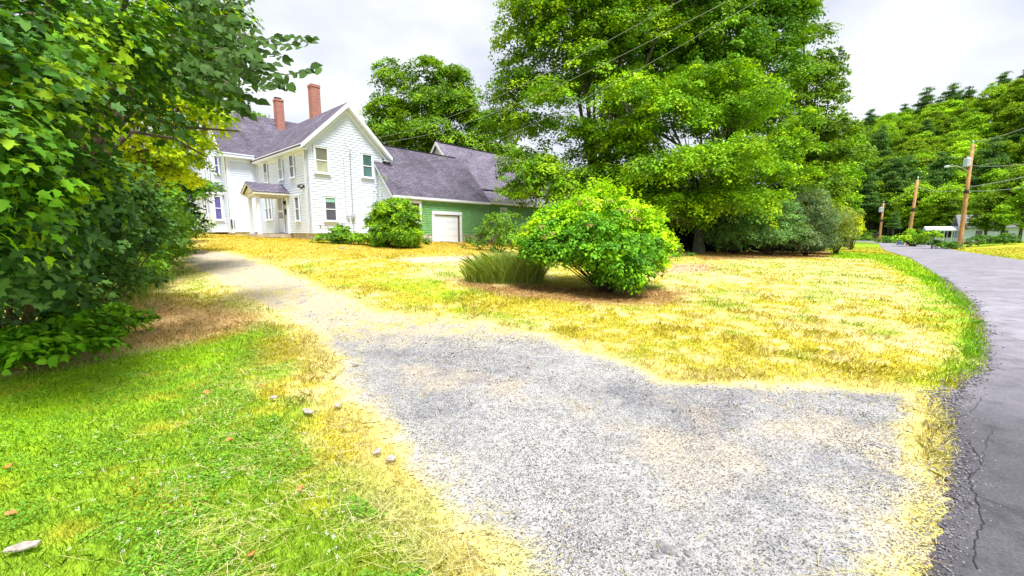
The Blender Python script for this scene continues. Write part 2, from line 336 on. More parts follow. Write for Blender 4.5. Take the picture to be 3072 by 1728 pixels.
raw_mesh('ground', V, np.full(len(quads), 4), quads.ravel(), GROUND, colors=lawn_col(X.ravel(), Y.ravel()), smooth=True)['kind'] = 'structure'
dm = (d_drive > 0).ravel(); qd = quads[dm[quads].all(1)]; used = np.unique(qd); remap = np.zeros(len(V), int); remap[used] = np.arange(len(used))
Vd = V[used]+np.array([0, 0, .008]); tag(raw_mesh('driveway', Vd, np.full(len(qd), 4), remap[qd].ravel(), GRAVEL, colors=drive_col(Vd[:, 0], Vd[:, 1]), smooth=True), kind='structure')
def dens(pl, n):
    o = []
    for a, b in zip(pl[:-1], pl[1:]):
        for k in range(n): o.append((a[0]+(b[0]-a[0])*k/n, a[1]+(b[1]-a[1])*k/n))
    return o+[pl[-1]]
RL, RR_ = dens(ROAD_L, 16), dens(ROAD_R, 16); nc = 24; rv = []
for k, (a, b) in enumerate(zip(RL, RR_)):
    wob = (random.random()-.5)*.10 if 2 < math.hypot(*a) < 20 else 0
    for q in range(nc+1):
        t = q/nc; t = t*t*.5+t*.5; rv.append((a[0]+(b[0]-a[0])*t+(wob if q == 0 else 0), a[1]+(b[1]-a[1])*t, .028-.012*(q == 0)))
rv = np.array(rv); rq = np.array([(k*(nc+1)+q, k*(nc+1)+q+1, (k+1)*(nc+1)+q+1, (k+1)*(nc+1)+q) for k in range(len(RL)-1) for q in range(nc)])
rv[:, 2] += ter(rv[:, 0], rv[:, 1])*(rv[:, 1] > 80)
rx, ry = rv[:, 0], rv[:, 1]; road_tone = .52+1.0*sm(3.8, 11, np.hypot(rx, ry))+.3*(fbm(rx, ry, 1.1)-.5)  # asphalt tone: darker near the camera, paler with distance, plus noise
tag(raw_mesh('road', rv, np.full(len(rq), 4), rq.ravel(), ROAD, colors=np.stack([road_tone]*3, -1), smooth=True), kind='structure')
# cracks: thin tar-dark fissures in the asphalt
ck = MB(); base = [gp(*p) for p in [(2455, 1449), (2450, 1380), (2470, 1330), (2455, 1260), (2435, 1215), (2470, 1180), (2440, 1120), (2400, 1095)]]
def crack(pts, wd):
    pl = dens(pts, 7); pl = [(p[0]+(random.random()-.5)*.02, p[1]+(random.random()-.5)*.02) for p in pl]
    for a, b in zip(pl[:-1], pl[1:]):
        n = np.array([b[1]-a[1], a[0]-b[0]]); n = n/(np.linalg.norm(n)+1e-9)*wd*random.uniform(.5, 1.3)
        ck.add([(a[0]-n[0], a[1]-n[1], .032), (a[0]+n[0], a[1]+n[1], .032), (b[0]+n[0], b[1]+n[1], .032), (b[0]-n[0], b[1]-n[1], .032)], [(0, 1, 2, 3)])
crack(base, .0028); crack([base[3], gp(2560, 1300)], .0018); crack([base[5], gp(2480, 1130), gp(2500, 1090)], .0018); crack([gp(2380, 1065), gp(2440, 1050), gp(2470, 1010)], .002)
road_o = bpy.data.objects['road']; ck.build('crack', DARKM, road_o, recalc=False)

# ------------------------------------------------------------------ leaves
TPL = {
 'rhomb': np.array([(0, -.5, 0), (.34, -.02, .10), (0, .5, -.04), (-.34, -.02, .10)]),
 'ovate': np.array([(0, -.5, 0), (.27, -.25, .07), (.30, .1, .09), (0, .56, -.10), (-.30, .1, .09), (-.27, -.25, .07)]),
 'maple': np.array([(0, -.42, 0), (.30, -.34, .05), (.26, -.12, .03), (.55, .12, .10), (.24, .16, .03), (.22, .34, .03), (0, .62, -.10), (-.22, .34, .03), (-.24, .16, .03), (-.55, .12, .10), (-.26, -.12, .03), (-.30, -.34, .05)]),
 'lance': np.array([(0, -.5, 0), (.15, -.1, .05), (0, .55, -.08), (-.15, -.1, .05)]),
 'blade': np.array([(-.06, 0, 0), (.06, 0, 0), (0, 1, .12)]),
}
def unit(a): return a/(np.linalg.norm(a, axis=-1, keepdims=True)+1e-9)
def leaves(name, C, Nn, D, S, cols, shape, mat=None, parent=None):
    T = TPL[shape]; k = len(T); Nn = unit(Nn); D = D-Nn*(D*Nn).sum(-1, keepdims=True); D = unit(D); B = np.cross(D, Nn)
    V = C[:, None, :]+S[:, None, None]*(T[None, :, 0, None]*B[:, None, :]+T[None, :, 1, None]*D[:, None, :]+T[None, :, 2, None]*Nn[:, None, :])
    n = len(C); return raw_mesh(name, V.reshape(-1, 3), np.full(n, k), np.arange(n*k), mat or LEAF, parent, colors=np.repeat(cols, k, axis=0))
def rdir(n): return unit(rng.normal(size=(n, 3)))
def tufts(lobes, tr, cover=1.0, inner=.25, zmin=None, full=False):
    """tuft centres spread over (and a few inside) the lobes; returns centres, outward directions"""
    Cc, Oo = [], []
    for (cx, cy, cz, rx, ry, rz) in lobes:
        area = 4*math.pi*((rx*ry)**1.6+(rx*rz)**1.6+(ry*rz)**1.6)**(1/1.6)/3**(1/1.6); n = max(4, int(cover*area/(math.pi*tr*tr)*1.15))
        d = rdir(n)
        if not full: d[:, 2] = np.where(d[:, 2] < -.35, -d[:, 2]*.6, d[:, 2])
        d = unit(d)
        q = np.where(rng.random(n) < inner, rng.uniform(.35, .8, n), rng.uniform(.82, 1.08, n))[:, None]
        c = np.array([cx, cy, cz])+d*q*np.array([rx, ry, rz]); Cc.append(c); Oo.append(unit(d/np.array([rx, ry, rz])))
    C, O = np.concatenate(Cc), np.concatenate(Oo)
    if zmin is not None: k = C[:, 2] > zmin; C, O = C[k], O[k]
    return C, O
def foliage(name, lobes, tr, nl, ls, pal, shape='rhomb', parent=None, cover=1., flat=.38, upw=.75, inner=.25, zmin=None, thick=.3, origin=(0, 0, 0), palw=None, csd=.13, droop=.35, full=False, bright=1.):
    C, O = tufts(lobes, tr, cover, inner, zmin, full); pal = np.array(pal)*bright; m = len(C); pal = np.array(pal, float)
    N0 = unit(O*(1-upw)+np.array([0, 0, 1.])*upw+rng.normal(size=(m, 3))*.18)            # each spray is a tilted disc
    pc = pal[rng.choice(len(pal), m, p=palw)]*(1+rng.normal(size=(m, 1))*csd)
    tr_i = tr*rng.uniform(.6, 1.35, m); k = rng.poisson(nl, m)+1; I = np.repeat(np.arange(m), k); n = len(I)
    a = unit(np.cross(N0, rdir(m))); b = np.cross(N0, a); th = rng.random(n)*2*math.pi; r = np.sqrt(rng.random(n)); R = tr_i[I]*r
    rimd = a[I]*np.cos(th)[:, None]+b[I]*np.sin(th)[:, None]
    Pp = C[I]+rimd*R[:, None]+N0[I]*(rng.normal(size=n)*tr_i[I]*thick*.6)[:, None]; Pp[:, 2] -= (R/tr_i[I])**2*tr_i[I]*droop
    Nn = N0[I]+rimd*(r*.45)[:, None]+rng.normal(size=(n, 3))*flat; D = rimd+rng.normal(size=(n, 3))*.6; D[:, 2] -= .25
    cl = np.clip(pc[I]*(1+rng.normal(size=(n, 1))*.16), .004, .9); S = ls*rng.uniform(.5, 1.3, n)
    if zmin is not None: q = Pp[:, 2] > zmin; Pp, Nn, D, S, cl = Pp[q], Nn[q], D[q], S[q], cl[q]
    return leaves(name, Pp-np.array(origin), Nn, D, S, cl, shape, parent=parent)
def limbs(base, lobes, r0, fork, parent, mat, name='trunk', origin=(0, 0, 0), nlimb=12, lean=(0, 0)):
    mb = MB(); base = np.array(base, float); fk = np.array([base[0]+lean[0], base[1]+lean[1], base[2]+fork]); o = np.array(origin)
    mb.tube([base-o-[0, 0, .3], base-o+[0, 0, .05], base-o+(fk-base)*.35, fk-o], [r0*1.5, r0*1.15, r0*.9, r0*.72], 10)
    big = sorted(lobes, key=lambda q: -q[3]*q[5])[:nlimb]
    for l in big:
        c = np.array(l[:3]); mid = fk+(c-fk)*.5+rng.normal(size=3)*.35+np.array([0, 0, .5*abs(c[2]-fk[2])*.2]); k = r0*random.uniform(.3, .5)
        mb.tube([fk-o-[0, 0, .2], mid-o, c-o, c+rdir(1)[0]*l[3]*.5-o], [k, k*.65, k*.35, k*.12], 7)
        for q in range(4):
            e2 = c+rdir(1)[0]*np.array(l[3:])*.8; mb.tube([mid+(c-mid)*random.random()-o, (mid+e2)/2+rng.normal(size=3)*.2-o, e2-o], [k*.3, k*.2, k*.06], 5)
    return mb.build(name, mat, parent, smooth=True, recalc=False)
def lb(l, r=1.):      # (xd, yd, Y, radius px) measured lobes -> metres
    o = []
    for q in l:
        xd, yd, Yd, rp = q[:4]; c = P(xd, yd, Yd); R = rp*1.1925/1230*Yd*r; fl = q[4] if len(q) > 4 else .8; o.append((c[0], c[1], c[2], R, R, R*fl))
    return o
def tree(name, label, cat, basexy, lobes, tr, nl, ls, pal, r0, fork, group=None, bark=None, shape='rhomb', zmin=None, lean=(0, 0), nlimb=12, **kw):
    bz = tz(*basexy); b = (basexy[0], basexy[1], bz); root = empty(name, b); tag(root, label, cat, group)
    limbs(b, lobes, r0, fork, root, bark or BARK, origin=b, lean=lean, nlimb=nlimb)
    foliage('crown', lobes, tr, nl, ls, pal, shape, root, origin=b, zmin=zmin, **kw); return root
def g3(*c): return np.array(c)
PAL_MAPLE = [(.13, .28, .008), (.17, .35, .010), (.23, .42, .010), (.30, .48, .012), (.08, .19, .010)]
PAL_BRIGHT = [(.21, .43, .010), (.28, .50, .010), (.36, .55, .012), (.15, .34, .012)]
PAL_DARK = [(.07, .18, .02), (.11, .26, .016), (.15, .32, .012), (.20, .38, .012)]
PAL_YEL = [(.50, .64, .008), (.42, .56, .008), (.30, .46, .010), (.60, .66, .010)]
PAL_BLUE = [(.13, .28, .07), (.18, .35, .09), (.24, .40, .10), (.09, .21, .05)]
PAL_OLIVE = [(.26, .32, .06), (.34, .34, .08), (.20, .28, .06), (.15, .24, .04)]

# ------------------------------------------------------------------ buildings (local x along the gable wall, y back along the wing, z up)
HC = (-12.891, 26.4, 1.621-.37); HRZ = math.radians(48.5)
def lift(mb): mb.v = [(x, y, z+.37) for x, y, z in mb.v]; return mb
def TG(y0): return lambda s, o, z: (s, y0-o, z)            # walls facing -y : s = x, o = outward
def TW(x0): return lambda s, o, z: (x0-o, s, z)            # walls facing -x : s = y
def clap(mb, T, s0, s1, z0, z1, lim=None, ex=.165):
    z = z0
    while z < z1-1e-6:
        t = min(z+ex, z1); a0, b0 = (s0, s1) if lim is None else lim(z); a1, b1 = (s0, s1) if lim is None else lim(t)
        if b0-a0 > .02:
            mb.add([T(a0, .033, z), T(b0, .033, z), T(b1, .004, t), T(a1, .004, t), T(a0, 0, z), T(b0, 0, z)], [(0, 1, 2, 3), (0, 4, 5, 1)])
        z = t
def window(root, T, s0, s1, z0, z1, up_m, lo_m, cas=.11, sill=True, muntin=0, label=None):
    T_in = T; T = lambda a_, o_, z_: T_in(a_, o_+.03, z_)
    f = MB(); c = cas
    f.box(s0-c, s0, .02, .085, z0-c*.4, z1+c, T); f.box(s1, s1+c, .02, .085, z0-c*.4, z1+c, T); f.box(s0-c-.03, s1+c+.03, .02, .11, z1+c, z1+c+.06, T); f.box(s0, s1, .02, .083, z1, z1+c, T)
    f.box(s0-c-.04, s1+c+.04, .02, .13, z0-c*.4-.06, z0-c*.4, T); f.box(s0, s1, .02, .07, z0-.03, z0+.03, T)
    zm = (z0+z1)/2; f.box(s0, s1, .03, .075, zm-.025, zm+.03, T)
    for k in (s0, s1-.03): f.box(k, k+.03, .03, .065, z0, z1, T)
    for k in range(muntin):
        x = s0+(s1-s0)*(k+1)/(muntin+1); f.box(x-.012, x+.012, .035, .06, z0, z1, T)
    if muntin:
        for q in (.25, .75): f.box(s0, s1, .036, .058, z0+(z1-z0)*q-.012, z0+(z1-z0)*q+.012, T)
    o = lift(f).build('window', WTRIM, root)
    if label: o['label'] = label
    for (a, b, m) in ((zm, z1, up_m), (z0, zm, lo_m)):
        p = MB(); p.box(s0, s1, .031, .042, a+.002, b-.002, T); lift(p).build('pane', m, o)
    return o
def slab(mb, pts, th):      # pts top-surface points; thickness straight down
    mb.prism(pts, (0, 0, -th))

house = empty('farmhouse', HC, HRZ)
tag(house, 'white clapboard farmhouse with purple-grey roof and two tall red brick chimneys', 'house')
# walls: wing
m = MB(); TGm, TWm = TG(0), TW(0)
sl = .984; rz_, rxm = 8.52, 2.8
m.prism([(0, 0, 0), (5.35, 0, 0), (5.35, 0, 5.75), (rxm, 0, 8.2), (0, 0, 5.4)], (0, 11, 0))
glim = lambda z: (0, 5.35) if z < 5.45 else (max(0, (z-5.45)/sl*1.0), min(5.35, 5.6-(z-5.45)/sl))
clap(m, TGm, 0, 5.35, 0, 8.15, glim); clap(m, TWm, 0, 8.9, 0, 5.25)
lift(m).build('wing_wall', WHITE, house, recalc=False)
m = MB(); m.prism([(-2, 8.9, .05), (-2, 14.7, .05), (-2, 14.7, 6), (-2, 11.8, 9.2), (-2, 8.9, 5.9)], (11, 0, 0))
clap(m, TG(8.9), -2, 0, .1, 5.6); 
clap(m, TW(-2), 8.9, 14.7, .1, 9.1, lambda z: (8.9, 14.7) if z < 5.9 else (8.9+(z-5.9)/1.136, 14.7-(z-5.9)/1.136))
lift(m).build('main_wall', WHITE, house, recalc=False)
# foundation
m = MB(); m.box(.04, 5.3, .04, 10.9, -1.2, 0); m.box(-1.96, 8.9, 8.94, 14.6, -1.2, .05); lift(m).build('foundation', CONC, house)
# trim
m = MB()
m.box(-.16, .04, .035, .055, 0, 5.2, lambda s, o, z: (s+.14, -o, z)); m.box(0, .22, .035, .055, -.02, 5.2, TGm); m.box(0, .2, .035, .055, -.02, 5.2, TWm); m.box(5.13, 5.35, .035, .055, 0, 5.3, TGm)
m.box(-2, -1.8, .035, .055, 0, 5.5, TG(8.9)); m.box(8.9, 9.1, .035, .055, 0, 5.5, TW(-2)); m.box(8.62, 8.86, .035, .05, .1, 5.2, TWm)
# fascias, soffit, rakes
m.box(-.37, 0, -.30, 8.45, 5.12, 5.19); m.box(-.41, -.36, -.33, 8.45, 5.16, 5.42); m.box(-.05, -.032, 0, 8.4, 4.9, 5.12)
m.box(-2.35, -.3, 8.5, 8.9, 5.46, 5.53); m.box(-2.38, -.2, 8.42, 8.5, 5.48, 5.76); m.box(-2, -.1, 8.8, 8.86, 5.2, 5.46)
for sx in (1, -1):
    def R(x): return rxm+sx*x
    z_e = rz_-sl*3.15-.02
    m.prism([(R(0), -.42, rz_-.03), (R(3.17), -.42, z_e), (R(3.17), -.42, z_e-.26), (R(0), -.42, rz_-.32)], (0, .06, 0))
    m.prism([(R(0), -.07, rz_-.36), (R(2.95), -.07, rz_-.36-sl*2.95), (R(2.95), -.07, rz_-.62-sl*2.95), (R(0), -.07, rz_-.66)], (0, .03, 0))
    m.prism([(R(0), -.36, rz_-.3), (R(3.1), -.36, z_e-.16), (R(3.1), -.36, z_e-.2), (R(0), -.36, rz_-.34)], (0, .36, 0))
m.box(5.35, 5.92, -.3, .0, 5.10, 5.16); m.box(5.38, 5.95, -.3, 3, 5.12, 5.17); m.box(5.93, 5.98, -.3, 3, 5.14, 5.38)
m.prism([(-2.40, 8.45, 5.70), (-2.40, 11.8, 9.48), (-2.40, 11.8, 9.2), (-2.40, 8.45, 5.42)], (.06, 0, 0)); m.prism([(-2.40, 15.1, 5.74), (-2.40, 11.8, 9.48), (-2.40, 11.8, 9.2), (-2.40, 15.1, 5.44)], (.06, 0, 0))
lift(m).build('trim', WTRIM, house)
# roofs
m = MB(); slab(m, [(-.42, -.36, rz_-sl*3.22), (rxm, -.36, rz_), (rxm, 11, rz_), (-.42, 11, rz_-sl*3.22)], .10); slab(m, [(5.98, -.36, rz_-sl*3.18), (5.98, 11, rz_-sl*3.18), (rxm, 11, rz_), (rxm, -.36, rz_)], .10)
wroof = lift(m).build('wing_roof', ROOFY, house)
m = MB(); slab(m, [(-2.38, 8.42, 5.69), (9.2, 8.42, 5.69), (9.2, 11.8, 9.53), (-2.38, 11.8, 9.53)], .1); slab(m, [(-2.38, 11.8, 9.53), (9.2, 11.8, 9.53), (9.2, 15.2, 5.67), (-2.38, 15.2, 5.67)], .1)
mroof = lift(m).build('main_roof', ROOFX, house)
def chimney(x, y, z0, z1, wx, wy, par, cap=False):
    m = MB(); m.box(x-wx/2, x+wx/2, y-wy/2, y+wy/2, z0, z1-.18); m.box(x-wx/2-.03, x+wx/2+.03, y-wy/2-.03, y+wy/2+.03, z1-.18, z1-.06); m.box(x-wx/2-.01, x+wx/2+.01, y-wy/2-.01, y+wy/2+.01, z1-.06, z1)
    o = lift(m).build('chimney', BRICK, par)
    c = MB(); c.box(x-wx/2+.08, x+wx/2-.08, y-wy/2+.08, y+wy/2-.08, z1, z1+.03)
    if cap: c.box(x-wx/2, x+wx/2-.1, y-wy/2+.05, y+wy/2-.1, z1+.09, z1+.12); c.box(x-.03, x+.03, y-.03, y+.03, z1, z1+.1)
    lift(c).build('flue_cap', DARKM, o); return o
chimney(2.75, 11.2, 8.0, 11.0, .6, .6, mroof, True)['label'] = 'shorter red brick chimney with a flat cap in the roof valley'
chimney(2.9, 4.75, 7.9, 10.72, .62, .62, wroof)['label'] = 'taller red brick chimney standing on the wing ridge'
# windows
window(house, TGm, .60, 1.38, 3.85, 5.36, GL_OLIVE, GL_PALE, label='upper gable window with an olive shade drawn'); window(house, TGm, 3.80, 4.50, 3.88, 5.36, GL_TEAL, GL_TEAL, label='upper gable window with a teal shade')
o = window(house, TGm, 1.04, 1.75, .82, 2.27, GL_DARK, GL_DARK, label='lower gable window with a short teal blind'); p = MB(); p.box(1.08, 1.71, .073, .077, 2.0, 2.25, TGm); lift(p).build('blind', plain('teal_blind', (.25, .5, .42)), o)
for yy in (6.8, 3.92): window(house, TWm, yy-.30, yy+.30, 3.66, 5.02, GL_DARK if yy > 5 else GL_GREY, GL_GREY, .1)
window(house, TWm, 1.68, 2.3, 3.64, 5.0, GL_DARK, GL_DARK, .1); window(house, TWm, 1.26, 1.84, .83, 2.3, GL_DARK, GL_DARK, .1)
window(house, TWm, 6.88, 7.36, 1.0, 2.62, GL_GREY, GL_DARK, .09); window(house, TWm, 6.2, 6.68, 1.0, 2.62, GL_GREY, GL_DARK, .09)
# door inside the porch
TWm_ = TWm; TWm = lambda a_, o_, z_: TWm_(a_, o_+.03, z_)
m = MB(); m.box(3.85, 3.95, .03, .1, .02, 2.5, TWm); m.box(4.85, 4.97, .03, .1, .02, 2.5, TWm); m.box(3.85, 4.97, .03, .1, 2.5, 2.62, TWm)
m.box(3.95, 4.85, .03, .06, .05, 1.02, TWm); m.box(3.95, 4.05, .03, .06, 1.0, 2.5, TWm); m.box(4.75, 4.85, .03, .06, 1.0, 2.5, TWm); m.box(4.05, 4.75, .03, .06, 1.45, 1.6, TWm); m.box(4.05, 4.75, .03, .06, 2.4, 2.5, TWm)
dr = lift(m).build('door', WTRIM, house); dr['label'] = 'white storm door under the porch roof'
m = MB(); m.box(4.05, 4.75, .031, .045, 1.02, 1.45, TWm); m.box(4.05, 4.75, .031, .045, 1.6, 2.4, TWm); lift(m).build('pane', glass('brown_door_glass', (.12, .07, .04)), dr)
m = MB(); m.box(4.12, 4.18, .06, .11, 1.05, 1.12, TWm); lift(m).build('handle', DARKM, dr)
# porch
m = MB(); m.box(-2.05, 0, 3.0, 5.1, -.9, -.05); pb = lift(m).build('porch_floor', CONC, house)
for y in (3.2, 4.7): m = MB(); m.box(-1.95, -1.77, y-.09, y+.09, -.05, 2.42); m.box(-1.98, -1.74, y-.12, y+.12, -.05, .08); m.box(-1.98, -1.74, y-.12, y+.12, 2.25, 2.38); lift(m).build('porch_column', WTRIM, house)
m = MB(); m.box(-.12, 0, 3.08, 3.24, -.05, 2.42); lift(m).build('porch_column', WTRIM, house)
m = MB(); m.box(-2.05, 0, 3.02, 3.16, 2.38, 2.62); m.box(-2.05, 0, 4.80, 4.94, 2.38, 2.62); m.box(-2.0, -1.86, 3.16, 4.80, 2.38, 2.6); m.box(-1.86, 0, 3.16, 4.80, 2.55, 2.6)
m.prism([(-2.06, 2.98, 2.62), (-2.06, 4.98, 2.62), (-2.06, 3.98, 3.12)], (.08, 0, 0)); m.box(-2.22, 0, 2.80, 2.88, 2.50, 2.64); m.box(-2.22, 0, 5.1, 5.18, 2.50, 2.64)
m.prism([(-2.22, 2.84, 2.64), (-2.22, 3.98, 3.26), (-2.22, 3.98, 3.14), (-2.22, 2.84, 2.52)], (.05, 0, 0)); m.prism([(-2.22, 5.12, 2.64), (-2.22, 3.98, 3.26), (-2.22, 3.98, 3.14), (-2.22, 5.12, 2.52)], (.05, 0, 0))
lift(m).build('porch_beam', CREAM, house)
m = MB(); slab(m, [(-2.24, 2.78, 2.67), (-.02, 2.78, 2.67), (-.02, 3.98, 3.32), (-2.24, 3.98, 3.32)], .05); slab(m, [(-2.24, 3.98, 3.32), (-.02, 3.98, 3.32), (-.02, 5.2, 2.67), (-2.24, 5.2, 2.67)], .05)
lift(m).build('porch_roof', ROOFX, house)
m = MB(); m.box(.05, .18, .05, .12, 2.0, 2.3, lambda s, o, z: (-o, s+3.42, z-.1)); m.box(.08, .15, .12, .2, 2.1, 2.25, lambda s, o, z: (-o, s+3.42, z-.1)); lift(m).build('porch_lamp', DARKM, house)
m = MB(); m.box(3.45, 3.62, .03, .1, 1.25, 1.65, TWm); lift(m).build('mailbox', DARKM, house)
m = MB(); m.box(-1.45, -.75, 2.84, 2.98, -.62, -.28); lift(m).build('cellar_opening', DARKM, house)
TWm = TWm_
# bay
bay = MB(); bay.box(-2.95, -2, 10.0, 13.2, 0.05, 3.05); clap(bay, TG(10.0), -2.95, -2, .1, 3.0); clap(bay, TW(-2.95), 10.0, 13.2, .1, 3.0)
bay.box(-2.62, -2, 10.02, 13.18, 3.5, 5.7); clap(bay, TG(10.02), -2.62, -2, 3.6, 5.7); bayo = lift(bay).build('bay', WHITE, house, recalc=False)
m = MB(); m.box(-3.15, -2, 9.82, 13.4, 2.85, 3.08); m.box(-2.95, -2.8, .03, .06, .05, 2.85, TG(10.0)); lift(m).build('trim', WTRIM, bayo)
m = MB(); m.add([(-3.18, 9.8, 3.10), (-1.98, 9.8, 3.10), (-1.98, 10.15, 3.8), (-2.63, 10.15, 3.8), (-3.18, 13.4, 3.1), (-2.63, 13.2, 3.8)], [(0, 1, 2, 3), (0, 3, 5, 4), (0, 4, 1)]); lift(m).build('bay_roof', ROOFX, house)
window(house, TG(10.0), -2.66, -2.24, 1.02, 2.66, GL_BLUE, GL_BLUE, .09, label='violet-glazed window in the side of the bay'); window(house, TG(10.02), -2.42, -2.2, 4.35, 5.55, GL_BLUE, GL_BLUE, .07)
for yy in (10.35, 11.1): window(house, TW(-2.95), yy, yy+.5, 1.02, 2.66, GL_BLUE, GL_BLUE, .08); window(house, TW(-2.62), yy+.1, yy+.5, 4.0, 5.5, GL_BLUE, GL_BLUE, .08)
# meter, conduit, lamps, pipes
m = MB(); m.box(2.78, 3.04, .04, .17, .95, 1.28, TGm); m.tube([(2.91, -.17, 1.14), (2.91, -.25, 1.14)], .09, 12); m.box(2.5, 2.68, .04, .12, .92, 1.2, TGm); lift(m).build('electric_meter', STEEL, house)
m = MB(); m.tube([(2.91, -.08, 1.2), (2.91, -.08, 5.45), (2.95, -.16, 5.56), (3.0, -.2, 5.46)], .028, 8); m.tube([(2.91, -.08, .95), (2.91, -.08, .1)], .02, 6); m.tube([(2.45, -.06, .9), (2.45, -.06, 4.95)], .012, 6)
m.tube([(2.61, -.1, 6.23), (2.55, -.2, 5.8), (2.75, -.22, 5.5), (3.0, -.2, 5.46)], .014, 6); m.tube([(.03, -.06, .2), (.03, -.06, 5.0)], .012, 6); lift(m).build('conduit', WIRE, house)
m = MB(); m.tube([(-.05, .35, 2.95), (-.22, .3, 3.05), (-.34, .3, 2.98)], .035, 8); m.tube([(-.3, .3, 3.0), (-.42, .3, 2.86)], [.05, .1], 10); m.tube([(-.05, .42, 2.9), (-.2, .52, 2.82)], [.04, .08], 10); m.box(.3, .42, .03, .07, 2.86, 3.02, TWm); lift(m).build('flood_lamp', DARKM, house)
m = MB(); m.tube([(-1.95, 8.82, .35), (-1.95, 8.82, 1.0)], .05, 8); m.tube([(-1.8, 8.8, .3), (-1.8, 8.8, .98)], .02, 6); lift(m).build('vent_pipe', DARKM, house)
m = MB(); m.box(.62, .7, .03, .09, .42, .5, TGm); lift(m).build('tap', DARKM, house)

# green ell with the garage door
ell = empty('garage_ell', HC, HRZ); tag(ell, 'green clapboard wing with white garage door and long purple-grey roof, beside the white gable', 'garage')
es = 1.113
def ez(y): return 6.57+es*(y-1.35)
m = MB(); m.box(5.36, 14.1, -2.0, 4.6, -.1, 2.4); m.prism([(14.0, -2.0, 2.3), (14.0, 4.7, 2.3), (14.0, 1.35, 6.3)], (.1, 0, 0)); clap(m, TG(-2.0), 4.9, 14.1, -.1, 2.5); lift(m).build('wall', GREEN, ell, recalc=False)
m = MB(); m.prism([(4.93, -1.99, -.1), (4.93, -.04, -.1), (4.93, -.04, 4.85), (4.93, -1.99, 2.6)], (.42, 0, 0)); clap(m, TW(4.93), -1.99, -.04, -.05, 4.85, lambda z: (-1.99, -.04) if z < 2.6 else (-1.99+(z-2.6)/es*.98, -.04)); lift(m).build('end_wall', WHITE, ell, recalc=False)
m = MB(); m.box(4.9, 5.12, .035, .06, -.1, 2.5, TG(-2.0)); m.box(-2.04, -1.86, .035, .06, -.1, 2.5, TW(4.93)); m.box(4.75, 14.2, -2.2, -2.02, 2.36, 2.42)
m.prism([(4.70, -2.2, ez(-2.2)-.04), (4.70, -.05, ez(-.05)-.04), (4.70, -.05, ez(-.05)-.28), (4.70, -2.2, ez(-2.2)-.24)], (.06, 0, 0)); m.box(4.72, 14.2, -2.26, -2.2, ez(-2.2)-.20, ez(-2.2)-.05); lift(m).build('trim', WTRIM, ell)
m = MB(); m.prism([(4.70, -2.24, ez(-2.24)), (14.22, -2.24, ez(-2.24)), (14.22, 1.35, ez(1.35)), (5.36, 1.35, ez(1.35)), (5.36, -.03, ez(-.03)), (4.70, -.03, ez(-.03))], (0, 0, -.1)); slab(m, [(5.36, 1.35, ez(1.35)), (14.22, 1.35, ez(1.35)), (14.22, 4.9, 2.6), (5.36, 4.9, 2.6)], .1)
lift(m).build('roof', ROOFX, ell); m = MB(); m.box(5.4, 13.4, 1.27, 1.43, ez(1.35)-.04, ez(1.35)+.03); lift(m).build('ridge_cap', DARKM, ell)
r_ = random.Random(4)
for xa, xb in ((5.2, 8.0), (10.9, 16.5)):
    x = xa; m = MB()
    while x < xb:
        wd = r_.uniform(.25, .6); z = -1.3
        while z < -.16:
            h = r_.uniform(.14, .26); h = min(h, -.12-z); m.box(x+.01, x+wd-.015, -2.0-r_.uniform(.0, .07), -1.6, z+.008, z+h); z += h
        x += wd
    lift(m).build('stone_foundation', STONE, ell, bevel=.012)
m = MB(); T2 = TG(-2.03); m.box(8.05, 8.28, .03, .11, -.85, 1.62, T2); m.box(10.78, 11.0, .03, .11, -.85, 1.62, T2); m.box(8.05, 11.0, .035, .13, 1.40, 1.66, T2); gf = lift(m).build('door_frame', WTRIM, ell)
m = MB(); m.box(10.62, 10.78, .031, .06, -.8, 1.40, T2); m.box(8.28, 10.62, .031, .05, 1.33, 1.40, T2); lift(m).build('jamb', BROWN, ell)
m = MB(); m.box(8.28, 10.62, -.1, .031, -.85, 1.33, T2)
for k in range(4):
    z0 = -.82+k*.54
    m.box(8.29, 10.61, .031, .043, z0+.012, z0+.53, T2)
    for q in range(4): m.box(8.38+q*.57, 8.84+q*.57, .043, .049, z0+.12, z0+.42, T2)
lift(m).build('garage_door', DOORW, ell)
m = MB(); m.box(7.95, 11.1, -2.25, -1.95, -1.2, -.83); lift(m).build('threshold', CONC, ell)
window(ell, TG(-2.0), 6.25, 7.0, .8, 2.12, GL_DARK, GL_DARK, .13)

barn = empty('barn', HC, HRZ); tag(barn, 'tall barn with steep grey roof and lean-to, its gable peak above the green wing', 'barn')
bs = 1.16
def bz_(y): return 8.5-bs*abs(4.6-y)
m = MB(); m.prism([(14.15, 1.3, -.1), (14.15, 7.9, -.1), (14.15, 7.9, 4.5), (14.15, 4.6, 8.25), (14.15, 1.3, 4.5)], (16, 0, 0)); clap(m, TW(14.15), 1.3, 7.9, 2, 8.2, lambda z: (1.3, 7.9) if z < 4.5 else (1.3+(z-4.5)/bs, 7.9-(z-4.5)/bs)); lift(m).build('wall', WHITE, barn, recalc=False)
m = MB(); m.box(14.12, 29.9, -1.7, 1.3, -.1, 2.45); clap(m, TG(-1.7), 14.12, 29.9, -.1, 2.45); lift(m).build('lean_to_wall', GREEN, barn, recalc=False)
m = MB(); m.box(14.12, 29.9, -1.66, 1, -1.4, -.1); lift(m).build('foundation', STONE, barn)
m = MB(); slab(m, [(13.85, .85, bz_(.85)), (30.3, .85, bz_(.85)), (30.3, 4.6, 8.5), (13.85, 4.6, 8.5)], .12); slab(m, [(13.85, 4.6, 8.5), (30.3, 4.6, 8.5), (30.3, 8.3, bz_(8.3)), (13.85, 8.3, bz_(8.3))], .12); lift(m).build('roof', ROOFB, barn)
